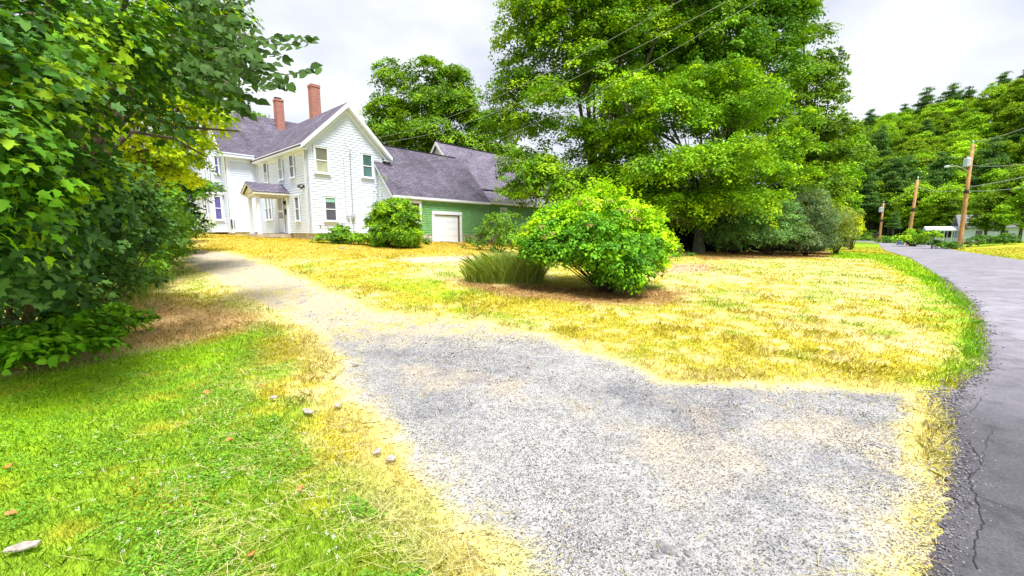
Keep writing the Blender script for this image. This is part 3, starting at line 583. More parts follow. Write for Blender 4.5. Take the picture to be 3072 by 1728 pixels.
m = MB(); slab(m, [(14.24, -2.05, 2.66), (30.3, -2.05, 2.66), (30.3, 1.28, 4.1), (14.24, 1.28, 4.1)], .1); lift(m).build('lean_to_roof', ROOFB, barn)
m = MB()
for a, b in ((4.6, .85), (4.6, 8.3)): m.prism([(13.8, a, bz_(a)-.03), (13.8, b, bz_(b)-.03), (13.8, b, bz_(b)-.32), (13.8, a, bz_(a)-.36)], (.06, 0, 0))
m.prism([(14.1, 3.9, 7.3), (14.1, 4.6, 8.1), (14.1, 5.3, 7.3)], (.03, 0, 0)); m.box(14.2, 30.3, -2.1, -2.05, 2.5, 2.64); m.box(14.2, 30.3, -2.05, -1.73, 2.45, 2.5); m.box(14.12, 14.4, .03, .06, -.1, 2.45, TG(-1.7)); lift(m).build('trim', CREAM, barn)
m = MB(); m.box(14.2, 30, 4.5, 4.7, 8.46, 8.53); lift(m).build('ridge_cap', DARKM, barn)
window(barn, TG(-1.7), 16.05, 16.6, 1.2, 2.05, GL_DARK, GL_DARK, .17, muntin=1)

# ------------------------------------------------------------------ cottage and street things on the far side of the road
cx, cy = P(2434, 600, 66)[:2]; cz = tz(cx, cy)-.25
cot = empty('cottage', (cx, cy, cz), math.radians(-38), .76); tag(cot, 'white cottage with an open railed porch behind the nearest utility pole', 'house')
m = MB(); m.box(-1, 15, 0, 7, .3, 3.4); clap(m, TG(0), -1, 15, .4, 3.4); m.build('wall', WHITE, cot, recalc=False)
m = MB(); slab(m, [(-1.6, -.6, 3.4), (15.6, -.6, 3.4), (15.6, 3.5, 6.2), (-1.6, 3.5, 6.2)], .12); slab(m, [(-1.6, 3.5, 6.2), (15.6, 3.5, 6.2), (15.6, 7.6, 3.4), (-1.6, 7.6, 3.4)], .12); m.build('roof', plain('grey_roof', (.16, .16, .17), .9, .3, 3), cot)
m = MB(); m.box(-6, -1, .2, 5, -.2, .35); m.build('porch_floor', WTRIM, cot)
for x in (-5.9, -4.7, -3.5, -2.3, -1.1):
    for y in (.3, 4.9): m = MB(); m.box(x-.09, x+.09, y-.09, y+.09, .3, 2.9); m.prism([(x-.35, y-.03, 2.9), (x+.35, y-.03, 2.9), (x+.08, y-.03, 2.45), (x-.08, y-.03, 2.45)], (0, .06, 0)); m.build('porch_column', WTRIM, cot)
m = MB(); m.box(-5.9, -1.1, .27, .33, 1.15, 1.25); m.box(-5.9, -1.1, .27, .33, .45, .52)
x = -5.85
while x < -1.1: m.box(x, x+.06, .28, .32, .5, 1.15); x += .13
m.box(-5.93, -5.87, .3, 4.9, 1.15, 1.25)
y = .4
while y < 4.8: m.box(-5.92, -5.88, y, y+.06, .5, 1.15); y += .13
m.build('railing', WTRIM, cot)
m = MB(); slab(m, [(-6.4, -.2, 2.95), (-1, -.2, 2.95), (-1, 2.6, 3.7), (-6.4, 2.6, 3.7)], .12); slab(m, [(-6.4, 2.6, 3.7), (-1, 2.6, 3.7), (-1, 5.4, 2.95), (-6.4, 5.4, 2.95)], .12); m.box(-6.4, -1, -.24, -.18, 2.75, 2.98); m.build('porch_roof', WTRIM, cot)
for x in (1.0, 4.5, 8.5, 12): 
    f = MB(); f.box(x-.12, x+1.1, .03, .09, 1.2, 2.9, TG(0)); wo = f.build('window', WTRIM, cot); f = MB(); f.box(x, x+.98, .09, .1, 1.32, 2.78, TG(0)); f.build('pane', GL_DARK, wo)

def pole(xy, h, lean, label, kind, r=.15):
    z = tz(*xy); root = empty('utility_pole', (xy[0], xy[1], z)); tag(root, label, 'utility pole', 'utility poles along the road')
    lx, ly = lean; top = np.array([lx*h, ly*h, h])
    m = MB(); m.tube([(0, 0, -.5), (0, 0, 0), top*.5, top], [r*1.15, r*1.1, r*.9, r*.72], 14); m.build('post', POLEW, root, smooth=True)
    m = MB(); m.tube([top, top+[0, 0, .25]], .03, 6); m.lathe(top+np.array([0, 0, .25]), [(.03, 0), (.08, .03), (.05, .08), (.08, .11), (.04, .16)], 10); m.build('insulator', WTRIM, root)
    m = MB(); q = top*.55; m.tube([q+[0, 0, -.2], q+[0, 0, .2]], r*1.05, 12); m.box(q[0]-.3, q[0]-.12, q[1]-.08, q[1]+.08, q[2]-.12, q[2]+.12); m.build('cable_clamp', DARKM, root)
    if kind >= 1:
        c = top*.83+np.array([-.55, -.15, 0]); m = MB(); m.lathe(c, [(.05, -.48), (.3, -.46), (.3, .4), (.27, .46), (.08, .5)], 18); m.tube([c+[0, 0, .45], c+[0, 0, .72]], [.07, .04], 8); m.box(c[0]+.2, c[0]+.5, c[1]-.06, c[1]+.06, c[2]-.3, c[2]-.2); m.box(c[0]+.2, c[0]+.5, c[1]-.06, c[1]+.06, c[2]+.2, c[2]+.3); m.build('transformer', STEEL, root)
    if kind >= 2:
        a = top*.74; m = MB(); m.tube([a, a+[-.7, -.1, .35], a+[-1.8, -.2, .62], a+[-2.6, -.3, .55]], .035, 8); m.tube([a+[0, 0, -.35], a+[-.7, -.1, .32]], .02, 6); m.build('lamp_arm', STEEL, root)
        m = MB(); m.tube([a+[-2.5, -.3, .56], a+[-2.75, -.33, .54], a+[-3.15, -.37, .50], a+[-3.25, -.38, .47]], [.06, .13, .12, .03], 10); m.build('lamp_head', STEEL, root)
    return np.array([xy[0], xy[1], z])+top
p1 = P(2414, 620, 47)[:2]; t1 = pole(p1, 11.3, (-.012, 0), 'nearest utility pole, orange-brown wood with grey transformer and curved street lamp', 2, .2)
p2 = P(2283, 618, 54)[:2]; t2 = pole(p2, 8.4, (.03, 0), 'middle utility pole, bare brown wood beside the verge', 0, .19)
p3 = P(2212, 604, 84)[:2]; t3 = pole(p3, 7.6, (.0, 0), 'farthest utility pole, pale weathered wood with small transformer', 1, .2)
def wire(name, a, b, sag, label, r=.012, grp=None, n=24):
    pts = []
    for k in range(n+1):
        t = k/n; q = np.array(a)*(1-t)+np.array(b)*t; q[2] -= sag*4*t*(1-t); pts.append(q)
    m = MB(); m.tube(pts, r, 5); return tag(m.build(name, WIRE, smooth=True), label, 'wire', grp)
end = P(3000, 120, 14)
wire('power_line', t1+[0, 0, .35], end, .6, 'top wire running right from the nearest utility pole', .022)
wire('power_line', t1+[0, 0, -2.2], P(3000, 330, 14), .5, 'second wire below the top one, right of the nearest utility pole', .022)
wire('power_line', t1+[0, 0, -4.6], P(2950, 345, 20), .3, 'low thick cable running right from the nearest utility pole', .035)
wire('power_line', t1+[0, 0, -5.0], P(2950, 395, 20), .5, 'lowest cable running right from the nearest utility pole', .025)
wire('power_line', t1+[0, 0, -4.6], t2+[0, 0, -.8], .6, 'cable between the nearest and the middle utility pole', .02)
wire('power_line', t2, t3, 1.0, 'wire between the middle and the farthest utility pole', .025)
def hl(x, y, z):
    c, s = math.cos(HRZ), math.sin(HRZ); return np.array([HC[0]+x*c-y*s, HC[1]+x*s+y*c, HC[2]+z+.37])
wire('service_wire', hl(2.61, -.12, 6.23), P(2010, -170, 7), .95, 'upper service wire from the white gable across the maple', .0055, n=60)
wire('service_wire', hl(2.6, -.12, 6.1), P(2130, -160, 7), 1.15, 'middle service wire from the white gable across the maple', .0055, n=60)
wire('service_wire', hl(5.3, -.12, 5.15), P(2180, -165, 7), 1.25, 'lowest service wire from the eave across the maple', .0055, n=60)

bx_, by_ = P(2265, 614, 56)[:2]; bn = empty('recycling_bin', (bx_, by_, tz(bx_, by_)), -.6); tag(bn, 'small dark blue bin at the roadside left of the middle pole', 'bin')
m = MB(); m.prism([(-.34, -.28, .1), (.34, -.28, .1), (.34, .28, .1), (-.34, .28, .1)], (0, 0, .02)); m.add([(-.3, -.25, .1), (.3, -.25, .1), (.3, .25, .1), (-.3, .25, .1), (-.38, -.32, .85), (.38, -.32, .85), (.38, .32, .85), (-.38, .32, .85)], [(0, 1, 5, 4), (1, 2, 6, 5), (2, 3, 7, 6), (3, 0, 4, 7), (0, 3, 2, 1)]); m.build('body', BLUE, bn)
m = MB(); m.prism([(-.42, -.36, .85), (.42, -.36, .85), (.42, .36, .85), (-.42, .36, .85)], (0, 0, .08)); m.build('lid', BLUE, bn, bevel=.02)
for s in (-1, 1): m = MB(); m.tube([(s*.3-.04, .3, .1), (s*.3+.04, .3, .1)], .1, 12); m.build('wheel', DARKM, bn)
m = MB(); m.box(-.28, .28, -.335, -.31, .5, .62); m.box(-.28, .28, -.31, -.29, .28, .34); m.build('panel', STEEL, bn)
bx_, by_ = P(2203, 612, 75)[:2]; mbx = empty('mailbox', (bx_, by_, tz(bx_, by_)), .3); tag(mbx, 'dark mailbox on a post at the road edge under the farthest pole', 'mailbox')
m = MB(); m.box(-.08, .08, -.08, .08, -.2, 1.25); m.build('post', BROWN, mbx)
m = MB(); m.prism([(-.16, -.35, 1.25), (.16, -.35, 1.25), (.16, -.35, 1.42), (.1, -.35, 1.54), (0, -.35, 1.58), (-.1, -.35, 1.54), (-.16, -.35, 1.42)], (0, .7, 0)); m.build('box', DARKM, mbx)
m = MB(); m.box(.16, .18, -.1, .0, 1.4, 1.62); m.build('flag', BRICK, mbx)

# ------------------------------------------------------------------ trees
def LOB(l): return lb(l)
def jit(l, k=.35): return [(c[0]+rng.normal()*c[3]*k, c[1]+rng.normal()*c[3]*k, c[2]+rng.normal()*c[3]*k, c[3]*rng.uniform(.75, 1.15), c[4]*rng.uniform(.75, 1.15), c[5]*rng.uniform(.8, 1.35)) for c in l]
# big maple left (behind the hydrangea bush)
A = LOB([(1340, 40, 29, 80), (1440, 20, 29, 95), (1560, 10, 29.5, 95), (1650, -40, 30, 90), (1310, 130, 29, 60), (1400, 130, 28, 80), (1510, 110, 28.5, 80), (1300, 225, 29, 62), (1390, 230, 29, 62, .6), (1480, 215, 30, 55, .6),
         (1320, 320, 29, 70, .6), (1410, 335, 28, 72, .6), (1500, 350, 28, 75, .6), (1580, 230, 29, 80), (1590, 380, 28, 80), (1330, 410, 28.5, 72, .55), (1400, 460, 27, 90, .5), (1300, 490, 27.5, 50, .6), (1500, 460, 27, 90, .5), (1600, 480, 27, 95, .55), (1620, 110, 30, 95), (1500, -120, 30, 110), (1380, -80, 30, 100), (1640, -160, 31, 120),
         (1440, 540, 27, 80, .5), (1560, 560, 27, 90, .5)])
def basexy(xd, yd, Y): return tuple(P(xd, yd, Y)[:2])
tree('maple_tree', 'big green maple nearest the barn, its crown behind the flowering bush', 'tree', basexy(1500, 600, 28.5), A+jit(A, .5), .60, 62, .19, PAL_MAPLE, .34, 3.0, bark=BARK, upw=.72, cover=1.1, inner=.35)
Bl = LOB([(1660, 260, 27, 75, .6), (1740, 235, 26.5, 85, .6), (1840, 240, 26.5, 90, .6), (1930, 260, 27, 70, .6), (1600, 330, 26.5, 85, .6), (1700, 330, 25.5, 90, .6), (1800, 330, 25, 95, .6), (1900, 330, 25.5, 95, .6), (1980, 350, 27, 75, .6), (1560, 420, 27, 80, .6),
          (1640, 430, 25.5, 95, .55), (1750, 430, 24.5, 100, .55), (1860, 430, 24.5, 95, .55), (1950, 440, 26, 80, .55), (1680, 510, 25.5, 85, .5), (1780, 520, 25, 90, .5), (1880, 520, 25.5, 80, .5), (1990, 420, 27.5, 60, .6), (1720, 190, 28, 60, .6), (1830, 180, 27, 60, .6), (2020, 300, 28, 50, .6), (1650, 550, 26, 70, .5), (1740, 545, 25.5, 80, .5), (1690, 500, 25, 80, .6), (1790, 500, 25, 80, .6), (1600, 520, 26, 80, .5), (1850, 545, 26, 60, .5)])
tree('maple_tree', 'bright layered maple in the middle with its grey trunk showing beside the bush', 'tree', basexy(1757, 632, 27.6), jit(Bl), .55, 66, .17, PAL_BRIGHT+PAL_MAPLE, .36, 2.3, bark=BARKG, upw=.74, cover=1.4, inner=.3, droop=.45)
Cl = LOB([(1760, 60, 33, 110), (1870, 30, 34, 110), (1800, 150, 32, 110), (1900, 130, 33, 90), (1960, 60, 34, 80), (1700, 130, 33, 90), (1700, 0, 34, 90), (1800, -80, 34, 120), (1930, -60, 34, 90), (1980, 10, 33, 60), (1960, 200, 32, 70), (1660, 200, 33, 80), (1560, 170, 34, 80), (1610, 300, 33, 90), (1700, -150, 34, 110), (1750, 250, 33, 100), (1850, 300, 32, 100), (1900, 400, 32, 90)])
tree('maple_tree', 'tall dark green tree rising behind the bright layered maple', 'tree', basexy(1840, 620, 34), Cl, .72, 74, .23, PAL_DARK+[(.13, .28, .012)], .5, 5, upw=.7, cover=1.3, inner=.35)
Dl = LOB([(2020, 100, 37, 45, .6), (2065, 85, 38, 28, .6), (2060, 160, 37, 50, .55), (2020, 190, 36, 60, .6), (2080, 190, 37, 38, .55), (2040, 240, 36, 60, .6), (2100, 250, 37, 32, .5), (2050, 320, 36, 70, .6), (2100, 340, 36, 55, .6), (2030, 400, 35, 80, .6), (2110, 400, 35, 60, .6), (2040, 480, 34, 80, .6), (2000, 20, 37, 40, .6), (1960, 300, 36, 80), (1960, 420, 35, 90)])
tree('maple_tree', 'dark olive tree with ragged right edge against the sky, last of the maple group', 'tree', basexy(2030, 620, 37), Dl, .68, 58, .24, [(.11, .22, .012), (.15, .28, .010), (.20, .34, .010), (.08, .16, .012)], .4, 5, upw=.78, cover=1.35, inner=.3)
El = LOB([(2095, 320, 50, 35), (2118, 400, 48, 46), (2090, 450, 47, 58), (2132, 450, 47, 30), (2100, 510, 46, 46), (2090, 380, 50, 60), (2125, 350, 50, 28)])
tree('maple_tree', 'pale yellow-green tree low at the right end of the maple group', 'tree', basexy(2130, 610, 48), El, .8, 55, .27, PAL_BRIGHT, .3, 4, upw=.7)
# oak and neighbours behind the green wing
Ol = LOB([(1075, 190, 62, 48), (1010, 215, 62, 38), (1130, 200, 62, 40), (1170, 240, 62, 35), (980, 280, 61, 50), (1060, 270, 60, 60), (1140, 290, 60, 55), (1190, 300, 61, 40), (965, 340, 60, 45), (1040, 350, 58, 55), (1120, 370, 58, 55), (1190, 370, 59, 45), (1240, 340, 61, 35), (1235, 395, 60, 40), (1060, 420, 58, 60), (1180, 430, 58, 55), (1260, 420, 60, 45), (1000, 400, 59, 50)])
tree('oak_tree', 'round spreading oak standing behind the green wing roof', 'tree', basexy(1090, 560, 62), Ol+jit(Ol, .4), .9, 56, .33, [(.12, .26, .010), (.17, .33, .010), (.08, .18, .012), (.22, .38, .010)], .6, 8, nlimb=16, upw=.65, inner=.25, cover=1.25)
Pn = LOB([(1240, 250, 75, 30), (1215, 300, 74, 35), (1270, 300, 75, 35), (1260, 370, 75, 40), (1310, 340, 75, 40), (1300, 420, 74, 50)])
tree('oak_tree', 'thin grey-green tree between the round oak and the big maple', 'tree', basexy(1250, 560, 75), Pn, 1.1, 40, .33, [(.11, .19, .06), (.09, .17, .04)], .35, 10, upw=.5)
for (xx, yy, YY, rr, lab) in ((640, 310, 58, 36, 'dark tree top just showing over the left end of the farmhouse roof'), (690, 352, 70, 14, 'small far tree tip between the chimney and the left tree')):
    ll = LOB([(xx, yy, YY, rr), (xx-rr, yy+20, YY, rr), (xx+rr*.6, yy+25, YY, rr*.8), (xx, yy+rr*1.6, YY, rr*1.3)]); tree('oak_tree', lab, 'tree', basexy(xx, 560, YY), ll, .8, 45, .33, PAL_DARK, .35, 7)

# ---- left foreground: near maple with broad leaves, yellow-green maple behind, understory
def limb_set(mb, pts, r): mb.tube(pts, [r*(1-.75*k/(len(pts)-1)) for k in range(len(pts))], 8)
NL = LOB([(-80, 80, 3.4, 190), (120, 60, 4.2, 170), (300, 50, 5.2, 140), (60, 250, 3.9, 180), (250, 200, 5.2, 150), (430, 50, 6.4, 110), (390, 130, 6.8, 80), (520, 60, 7.5, 90), (-90, 330, 3.2, 220), (150, 380, 4.8, 150), (520, 170, 7.8, 80), (-60, 480, 3.6, 190), (570, 100, 8, 55), (430, -30, 6, 70), (560, -20, 7.5, 50), (560, 220, 8.4, 55), (590, 30, 8, 35)])
nr_ = empty('maple_tree', (*basexy(120, 700, 6.3), tz(*basexy(120, 700, 6.3)))); tag(nr_, 'close broad-leaved maple filling the upper left, its leaves nearest the camera', 'tree')
ob = np.array(nr_.location)
m = MB(); limb_set(m, [ob-ob, np.array([.1, .1, 1.6]), np.array([.2, 0, 3.4]), np.array([.1, .3, 6])], .2)
for l in NL: c = np.array(l[:3])-ob; s0 = np.array([.1, .05, 1.2+random.random()*2.6]); limb_set(m, [s0, s0+(c-s0)*.5+[0, 0, .3], c, c+(c-s0)*.12], .06)
for (a, b2, c2) in ((P(300, 250, 7.5), P(430, 318, 7.5), P(600, 330, 8.5)), (P(330, 330, 7.5), P(440, 350, 8), P(520, 395, 9))): limb_set(m, [np.array([.1, .1, 2])+np.zeros(3), a-ob, b2-ob, c2-ob], .055)
mtrunk = m
foliage('crown', [l[:3]+tuple(.92*q for q in l[3:]) for l in NL], .34, 54, .088, [(.055, .16, .015), (.085, .22, .015), (.13, .31, .012), (.035, .10, .02), (.28, .46, .01), (.09, .20, .05)], 'maple', nr_, cover=1.7, inner=.5, upw=.6, full=True, origin=ob, flat=.3, droop=.5)
# branch tips hanging over the sky with single leaves
tw = MB(); LC, LN, LD, LS, LK = [], [], [], [], []
def twig(pts, nlv, ls, spread=.06):
    pts = [np.array(p) for p in pts]; tw.tube([p-ob for p in pts], [.008*(1-.7*k/(len(pts)-1)) for k in range(len(pts))], 5)
    seg = [np.linalg.norm(b-a) for a, b in zip(pts[:-1], pts[1:])]; tot = sum(seg)
    for k in range(nlv):
        s = tot*(k+.6)/nlv*1.0; i = 0
        while i < len(seg)-1 and s > seg[i]: s -= seg[i]; i += 1
        t = min(1, s/seg[i]); p = pts[i]*(1-t)+pts[i+1]*t; d = unit(pts[i+1]-pts[i]); side = np.cross(d, [0, 0, 1.])*(1 if k % 2 else -1)
        dd = unit(d*.7+side*.8+rng.normal(size=3)*.2+np.array([0, 0, -.35])); sz = ls*random.uniform(.75, 1.15)
        LC.append(p+dd*sz*.55); LD.append(dd); LN.append(np.array([.1, -1., .45])+rng.normal(size=3)*.35); LS.append(sz); LK.append(np.array((.055, .12, .02))*random.uniform(.7, 1.3))
for pl, nlv in (([(600, 95), (660, 100), (720, 92), (786, 97)], 20), ([(610, 85), (680, 112), (745, 112), (770, 100)], 16), ([(600, 150), (650, 130), (700, 140), (728, 150)], 14), ([(590, 165), (660, 185), (720, 188), (797, 172)], 19), ([(600, 175), (660, 200), (720, 205)], 14), ([(590, 185), (650, 212), (733, 218)], 15), ([(560, 200), (620, 240), (650, 255)], 12),
                 ([(560, 40), (610, 50), (640, 75)], 12), ([(560, 20), (590, -10), (600, -40)], 10), ([(600, 190), (640, 165), (690, 165)], 10), ([(555, 250), (600, 262), (625, 285)], 12), ([(540, 120), (580, 130), (640, 140)], 14), ([(540, 150), (590, 175), (640, 190)], 14)):
    Y0 = random.uniform(3.7, 4.3); twig([P(x, y, Y0+.002*(x-600)) for x, y in pl], nlv, .105)
for k in range(36):
    x0, y0 = random.uniform(430, 570), random.uniform(-20, 260); Y0 = random.uniform(4, 5.5); dx, dy = random.uniform(35, 80), random.uniform(-15, 25)
    if y0 > 180: dx *= .5
    twig([P(x0, y0, Y0), P(x0+dx*.5, y0+dy*.6-5, Y0), P(x0+dx, y0+dy, Y0)], 11, .10)
mtrunk.add(tw.v, tw.f); mtrunk.build('trunk', BARK, nr_, smooth=True, recalc=False); leaves('tip_foliage', np.array(LC)-ob, np.array(LN), np.array(LD), np.array(LS), np.array(LK), 'ovate', parent=nr_)
yl = lb([(370, 230, 11, 80), (450, 270, 12, 75), (505, 300, 13, 50), (330, 300, 10.5, 75), (420, 350, 12, 80), (480, 360, 13, 45), (545, 305, 13.5, 30), (380, 420, 12, 80), (450, 420, 13, 45), (470, 450, 14, 32), (330, 170, 11, 70), (440, 190, 12, 75), (350, 380, 11, 80), (280, 250, 10, 80), (420, 440, 12, 60), (520, 250, 13, 42), (250, 330, 10, 80), (480, 400, 13.5, 32)], .85)
tree('maple_tree', 'glowing yellow-green maple between the close tree and the farmhouse', 'tree', basexy(360, 640, 12.6), yl, .42, 66, .115, PAL_YEL, .18, 2.2, shape='maple', upw=.7, cover=1.15, inner=.3)
gl = LOB([(360, 470, 14.5, 60, .7), (310, 440, 13, 70, .8), (430, 450, 16, 50, .6), (455, 470, 16.5, 50, .5), (490, 455, 17, 30, .4), (470, 490, 17, 30, .4), (420, 490, 16, 50, .6), (380, 520, 16, 60), (440, 520, 16.5, 36, .5), (520, 468, 17, 18, .3)])
tree('maple_tree', 'small green tree with flat tiers reaching toward the bay window', 'tree', basexy(400, 620, 17), gl, .42, 60, .13, [(.10, .27, .012), (.15, .34, .012), (.07, .18, .02)], .12, 2, shape='maple', upw=.85)
dk = LOB([(330, 540, 19, 90), (430, 540, 20, 50), (200, 480, 17, 120), (60, 420, 14, 170), (240, 380, 16, 110), (80, 200, 14, 200), (260, 150, 15, 140), (400, 480, 19, 55), (470, 520, 20.5, 18)])
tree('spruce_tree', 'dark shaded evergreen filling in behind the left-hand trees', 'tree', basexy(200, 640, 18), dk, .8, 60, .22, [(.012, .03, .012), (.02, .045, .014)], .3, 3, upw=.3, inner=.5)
# understory shrubs
def shrub(name, label, cat, xy, lobes, tr, nl, ls, pal, shape='ovate', nst=7, sr=.02, group=None, zmin=None, bark=None, **kw):
    z = tz(*xy); root = empty(name, (xy[0], xy[1], z)); tag(root, label, cat, group); b = np.array([xy[0], xy[1], z]); mb = MB()
    for l in lobes:
        c = np.array(l[:3])-b
        for q in range(1 if nst < 2 else max(2, nst//len(lobes)+1)):
            e2 = c+rdir(1)[0]*np.array(l[3:])*.8; s0 = np.array([random.uniform(-.12, .12), random.uniform(-.12, .12), -.1]); mb.tube([s0, (s0+e2)*.5+[0, 0, .15], e2], [sr, sr*.7, sr*.25], 6)
    mb.build('stems', bark or BROWN, root, smooth=True, recalc=False)
    kw.setdefault('full', True); foliage('foliage', lobes, tr, nl, ls, pal, shape, root, origin=b, zmin=(z+.03 if zmin is None else zmin), **kw); return root
U1 = LOB([(20, 750, 5.2, 65, .6), (-50, 800, 4.8, 60, .5), (80, 760, 5.6, 50, .5), (-40, 620, 4.1, 150, .7), (60, 560, 4.6, 130, .8), (160, 500, 5.2, 120, .8), (120, 650, 5.0, 110, .7), (20, 700, 4.6, 90, .6), (-20, 500, 3.9, 130)])
shrub('viburnum_shrub', 'grey-green maple-leaved shrub lowest at the left edge above the brambles', 'shrub', basexy(20, 850, 5.3), U1, .30, 30, .115, [(.08, .18, .07), (.12, .24, .09), (.05, .13, .035), (.16, .29, .10)], 'maple', cover=1.7, inner=.5, upw=.55)
U2 = LOB([(120, 720, 5.5, 60, .6), (200, 730, 6.2, 60, .6), (290, 700, 7.4, 55, .6), (340, 680, 8.6, 40, .6), (230, 560, 6.8, 95, .8), (310, 520, 8, 85, .8), (250, 650, 7.2, 70, .6), (330, 600, 8, 75, .7), (380, 560, 9, 65, .7), (180, 620, 6.4, 80), (280, 460, 8, 85), (170, 690, 6.4, 50, .5), (60, 740, 5.6, 40, .5), (130, 730, 6, 40, .5)])
shrub('viburnum_shrub', 'dense dark green shrub between the grey-green one and the driveway', 'shrub', basexy(260, 745, 8), U2, .30, 36, .10, [(.06, .16, .03), (.09, .21, .04), (.13, .27, .05), (.04, .11, .02)], 'maple', cover=1.7, inner=.5, upw=.6)
U3 = LOB([(380, 550, 11.5, 60, .8), (340, 580, 10.5, 60, .8), (430, 540, 14, 40, .8), (450, 630, 14.5, 20, .6), (420, 660, 12.5, 30, .6), (300, 620, 9, 50, .7), (400, 600, 12, 60, .7), (440, 570, 13.5, 50, .7), (430, 620, 13, 45, .6), (455, 600, 14.5, 26, .7), (390, 650, 11.5, 38, .6), (350, 640, 10, 55, .7), (380, 690, 10.8, 28, .6), (330, 690, 9.6, 35, .6), (455, 560, 15, 26)])
shrub('viburnum_shrub', 'low green shrub with drooping leaves at the driveway corner', 'shrub', basexy(400, 655, 13), U3, .30, 44, .085, [(.10, .24, .02), (.15, .31, .02), (.20, .38, .03)], 'ovate', cover=1.8, inner=.45, upw=.65)
hy = LOB([(500, 560, 24, 28, .8), (465, 565, 23, 28, .8), (515, 572, 24.5, 14, .8), (430, 570, 22, 30)])
hs = shrub('hydrangea_shrub', 'white-flowered hydrangea beside the farmhouse bay', 'shrub', basexy(490, 590, 24), hy, .3, 45, .10, [(.08, .2, .02), (.13, .28, .02)], 'ovate')
hb = np.array(hs.location); C_, O_ = tufts(hy, .18, .7, 0); nf = len(C_); I_ = np.repeat(np.arange(nf), 16); pp = C_[I_]+O_[I_]*.12+rng.normal(size=(len(I_), 3))*.045
leaves('blossom', pp-hb, rdir(len(pp)), rdir(len(pp)), np.full(len(pp), .055), np.tile([.72, .76, .62], (len(pp), 1)), 'rhomb', parent=hs)
# brambles at lower left
br = LOB([(40, 870, 4.35, 70, .4), (150, 865, 4.75, 60, .4), (240, 855, 5.1, 50, .4), (340, 800, 6.3, 34, .5), (20, 850, 4.6, 75, .45), (120, 830, 5.0, 75, .45), (220, 820, 5.5, 65, .45), (290, 830, 5.8, 42, .5), (-60, 880, 4.4, 80, .5), (60, 890, 4.7, 45, .4), (160, 790, 5.5, 60, .4), (270, 780, 6.2, 50, .4)])
shrub('bramble_bush', 'low bright green bramble patch in the lower left under the shrubs', 'shrub', basexy(140, 850, 5.3), br, .16, 10, .105, [(.16, .40, .012), (.22, .48, .014), (.11, .29, .012)], 'ovate', cover=2.0, inner=.35, upw=.8, sr=.006)
# big flowering bush in the lawn
cb = gp(1530, 735); ybz = tz(*cb)
Hb = LOB([(1360, 625, 10.5, 40, .6), (1420, 635, 10.3, 42, .5), (1530, 645, 9.8, 70, .6), (1500, 580, 10.3, 76, .7), (1400, 600, 10.7, 62, .75), (1350, 615, 10.8, 45, .7), (1440, 610, 10.2, 50, .55), (1540, 620, 9.9, 82, .65), (1620, 620, 10.5, 50, .75),
          (1585, 688, 9.8, 50, .6), (1540, 690, 9.9, 42, .5), (1560, 590, 12, 90, .8), (1420, 570, 11.8, 75, .8), (1385, 640, 10.5, 30, .5), (1600, 655, 10.1, 42, .5), (1475, 640, 10.4, 38, .5)])
Hy = LOB([(1480, 540, 11.0, 62, .7), (1560, 540, 11.0, 68, .7), (1395, 570, 11.1, 62, .7), (1635, 585, 11.0, 54, .75), (1672, 625, 11.0, 34, .8), (1655, 660, 10.9, 30, .8), (1340, 600, 11.1, 38, .7), (1500, 520, 11.4, 62, .65), (1520, 500, 11.2, 32, .7)])
bush = shrub('hydrangea_bush', 'large domed yellow-green bush with faded pink blossoms alone in the lawn', 'shrub', cb, Hb, .19, 34, .088, [(.13, .36, .02), (.18, .44, .02), (.09, .26, .02), (.24, .50, .012)], 'ovate', cover=2.3, inner=.45, upw=.6, nst=40, sr=.018, flat=.35, bark=BARK)
foliage('sunlit_foliage', Hy, .19, 34, .082, [(.34, .62, .010), (.44, .70, .010), (.26, .52, .012), (.52, .74, .012)], 'ovate', bush, origin=(cb[0], cb[1], ybz), cover=1.8, inner=.3, upw=.6, flat=.35, full=True)  # top and right lobes: sunlit look painted into a yellower leaf colour
bo = np.array([cb[0], cb[1], ybz])
m = MB(); m.tube([(0, 0, -.1), (-.05, 0, .35), (-.25, .05, .8)], [.14, .11, .08], 9); m.tube([(.1, 0, -.1), (.2, .05, .4), (.5, .1, .9)], [.1, .08, .06], 9); m.tube([(-.05, .1, 0), (-.15, .3, .6), (-.5, .6, 1.1)], [.08, .07, .05], 9); m.build('trunk', BARK, bush, smooth=True)
k = 150; C_, N_, D_ = [], [], []
for q in range(k):           # upright young shoots along the top
    l = Hy[random.choice([0, 1, 2, 3, 6, 8])]; d = unit(np.array([random.gauss(0, .5), random.gauss(0, .5), 1.])); p0 = np.array(l[:3])+d*np.array(l[3:])*1.0; h = random.uniform(.1, .36)
    for a in range(6):
        pz = p0+np.array([0, 0, h*a/5]); dd = np.array([math.cos(a*2.4), math.sin(a*2.4), .7]); C_.append(pz+dd*.035); N_.append(np.cross(dd, np.cross([0, 0, 1.], dd))+rng.normal(size=3)*.2); D_.append(dd)
leaves('top_foliage', np.array(C_)-bo, np.array(N_), np.array(D_), rng.uniform(.06, .10, len(C_)), np.clip(np.array([[.36, .62, .012]])*(1+rng.normal(size=(len(C_), 1))*.15), 0, 1), 'ovate', parent=bush)
fc = [P(x, y, Yf) for x, y, Yf in [(1455, 515, 10.0), (1480, 508, 10.0), (1500, 518, 9.9), (1530, 512, 9.9), (1555, 530, 9.7), (1575, 535, 9.8), (1585, 552, 9.8), (1480, 570, 9.6), (1370, 600, 10.1), (1360, 575, 10.1), (1390, 592, 10.1), (1630, 650, 10.1), (1640, 690, 10.1), (1590, 535, 9.9), (1600, 555, 9.9)]]
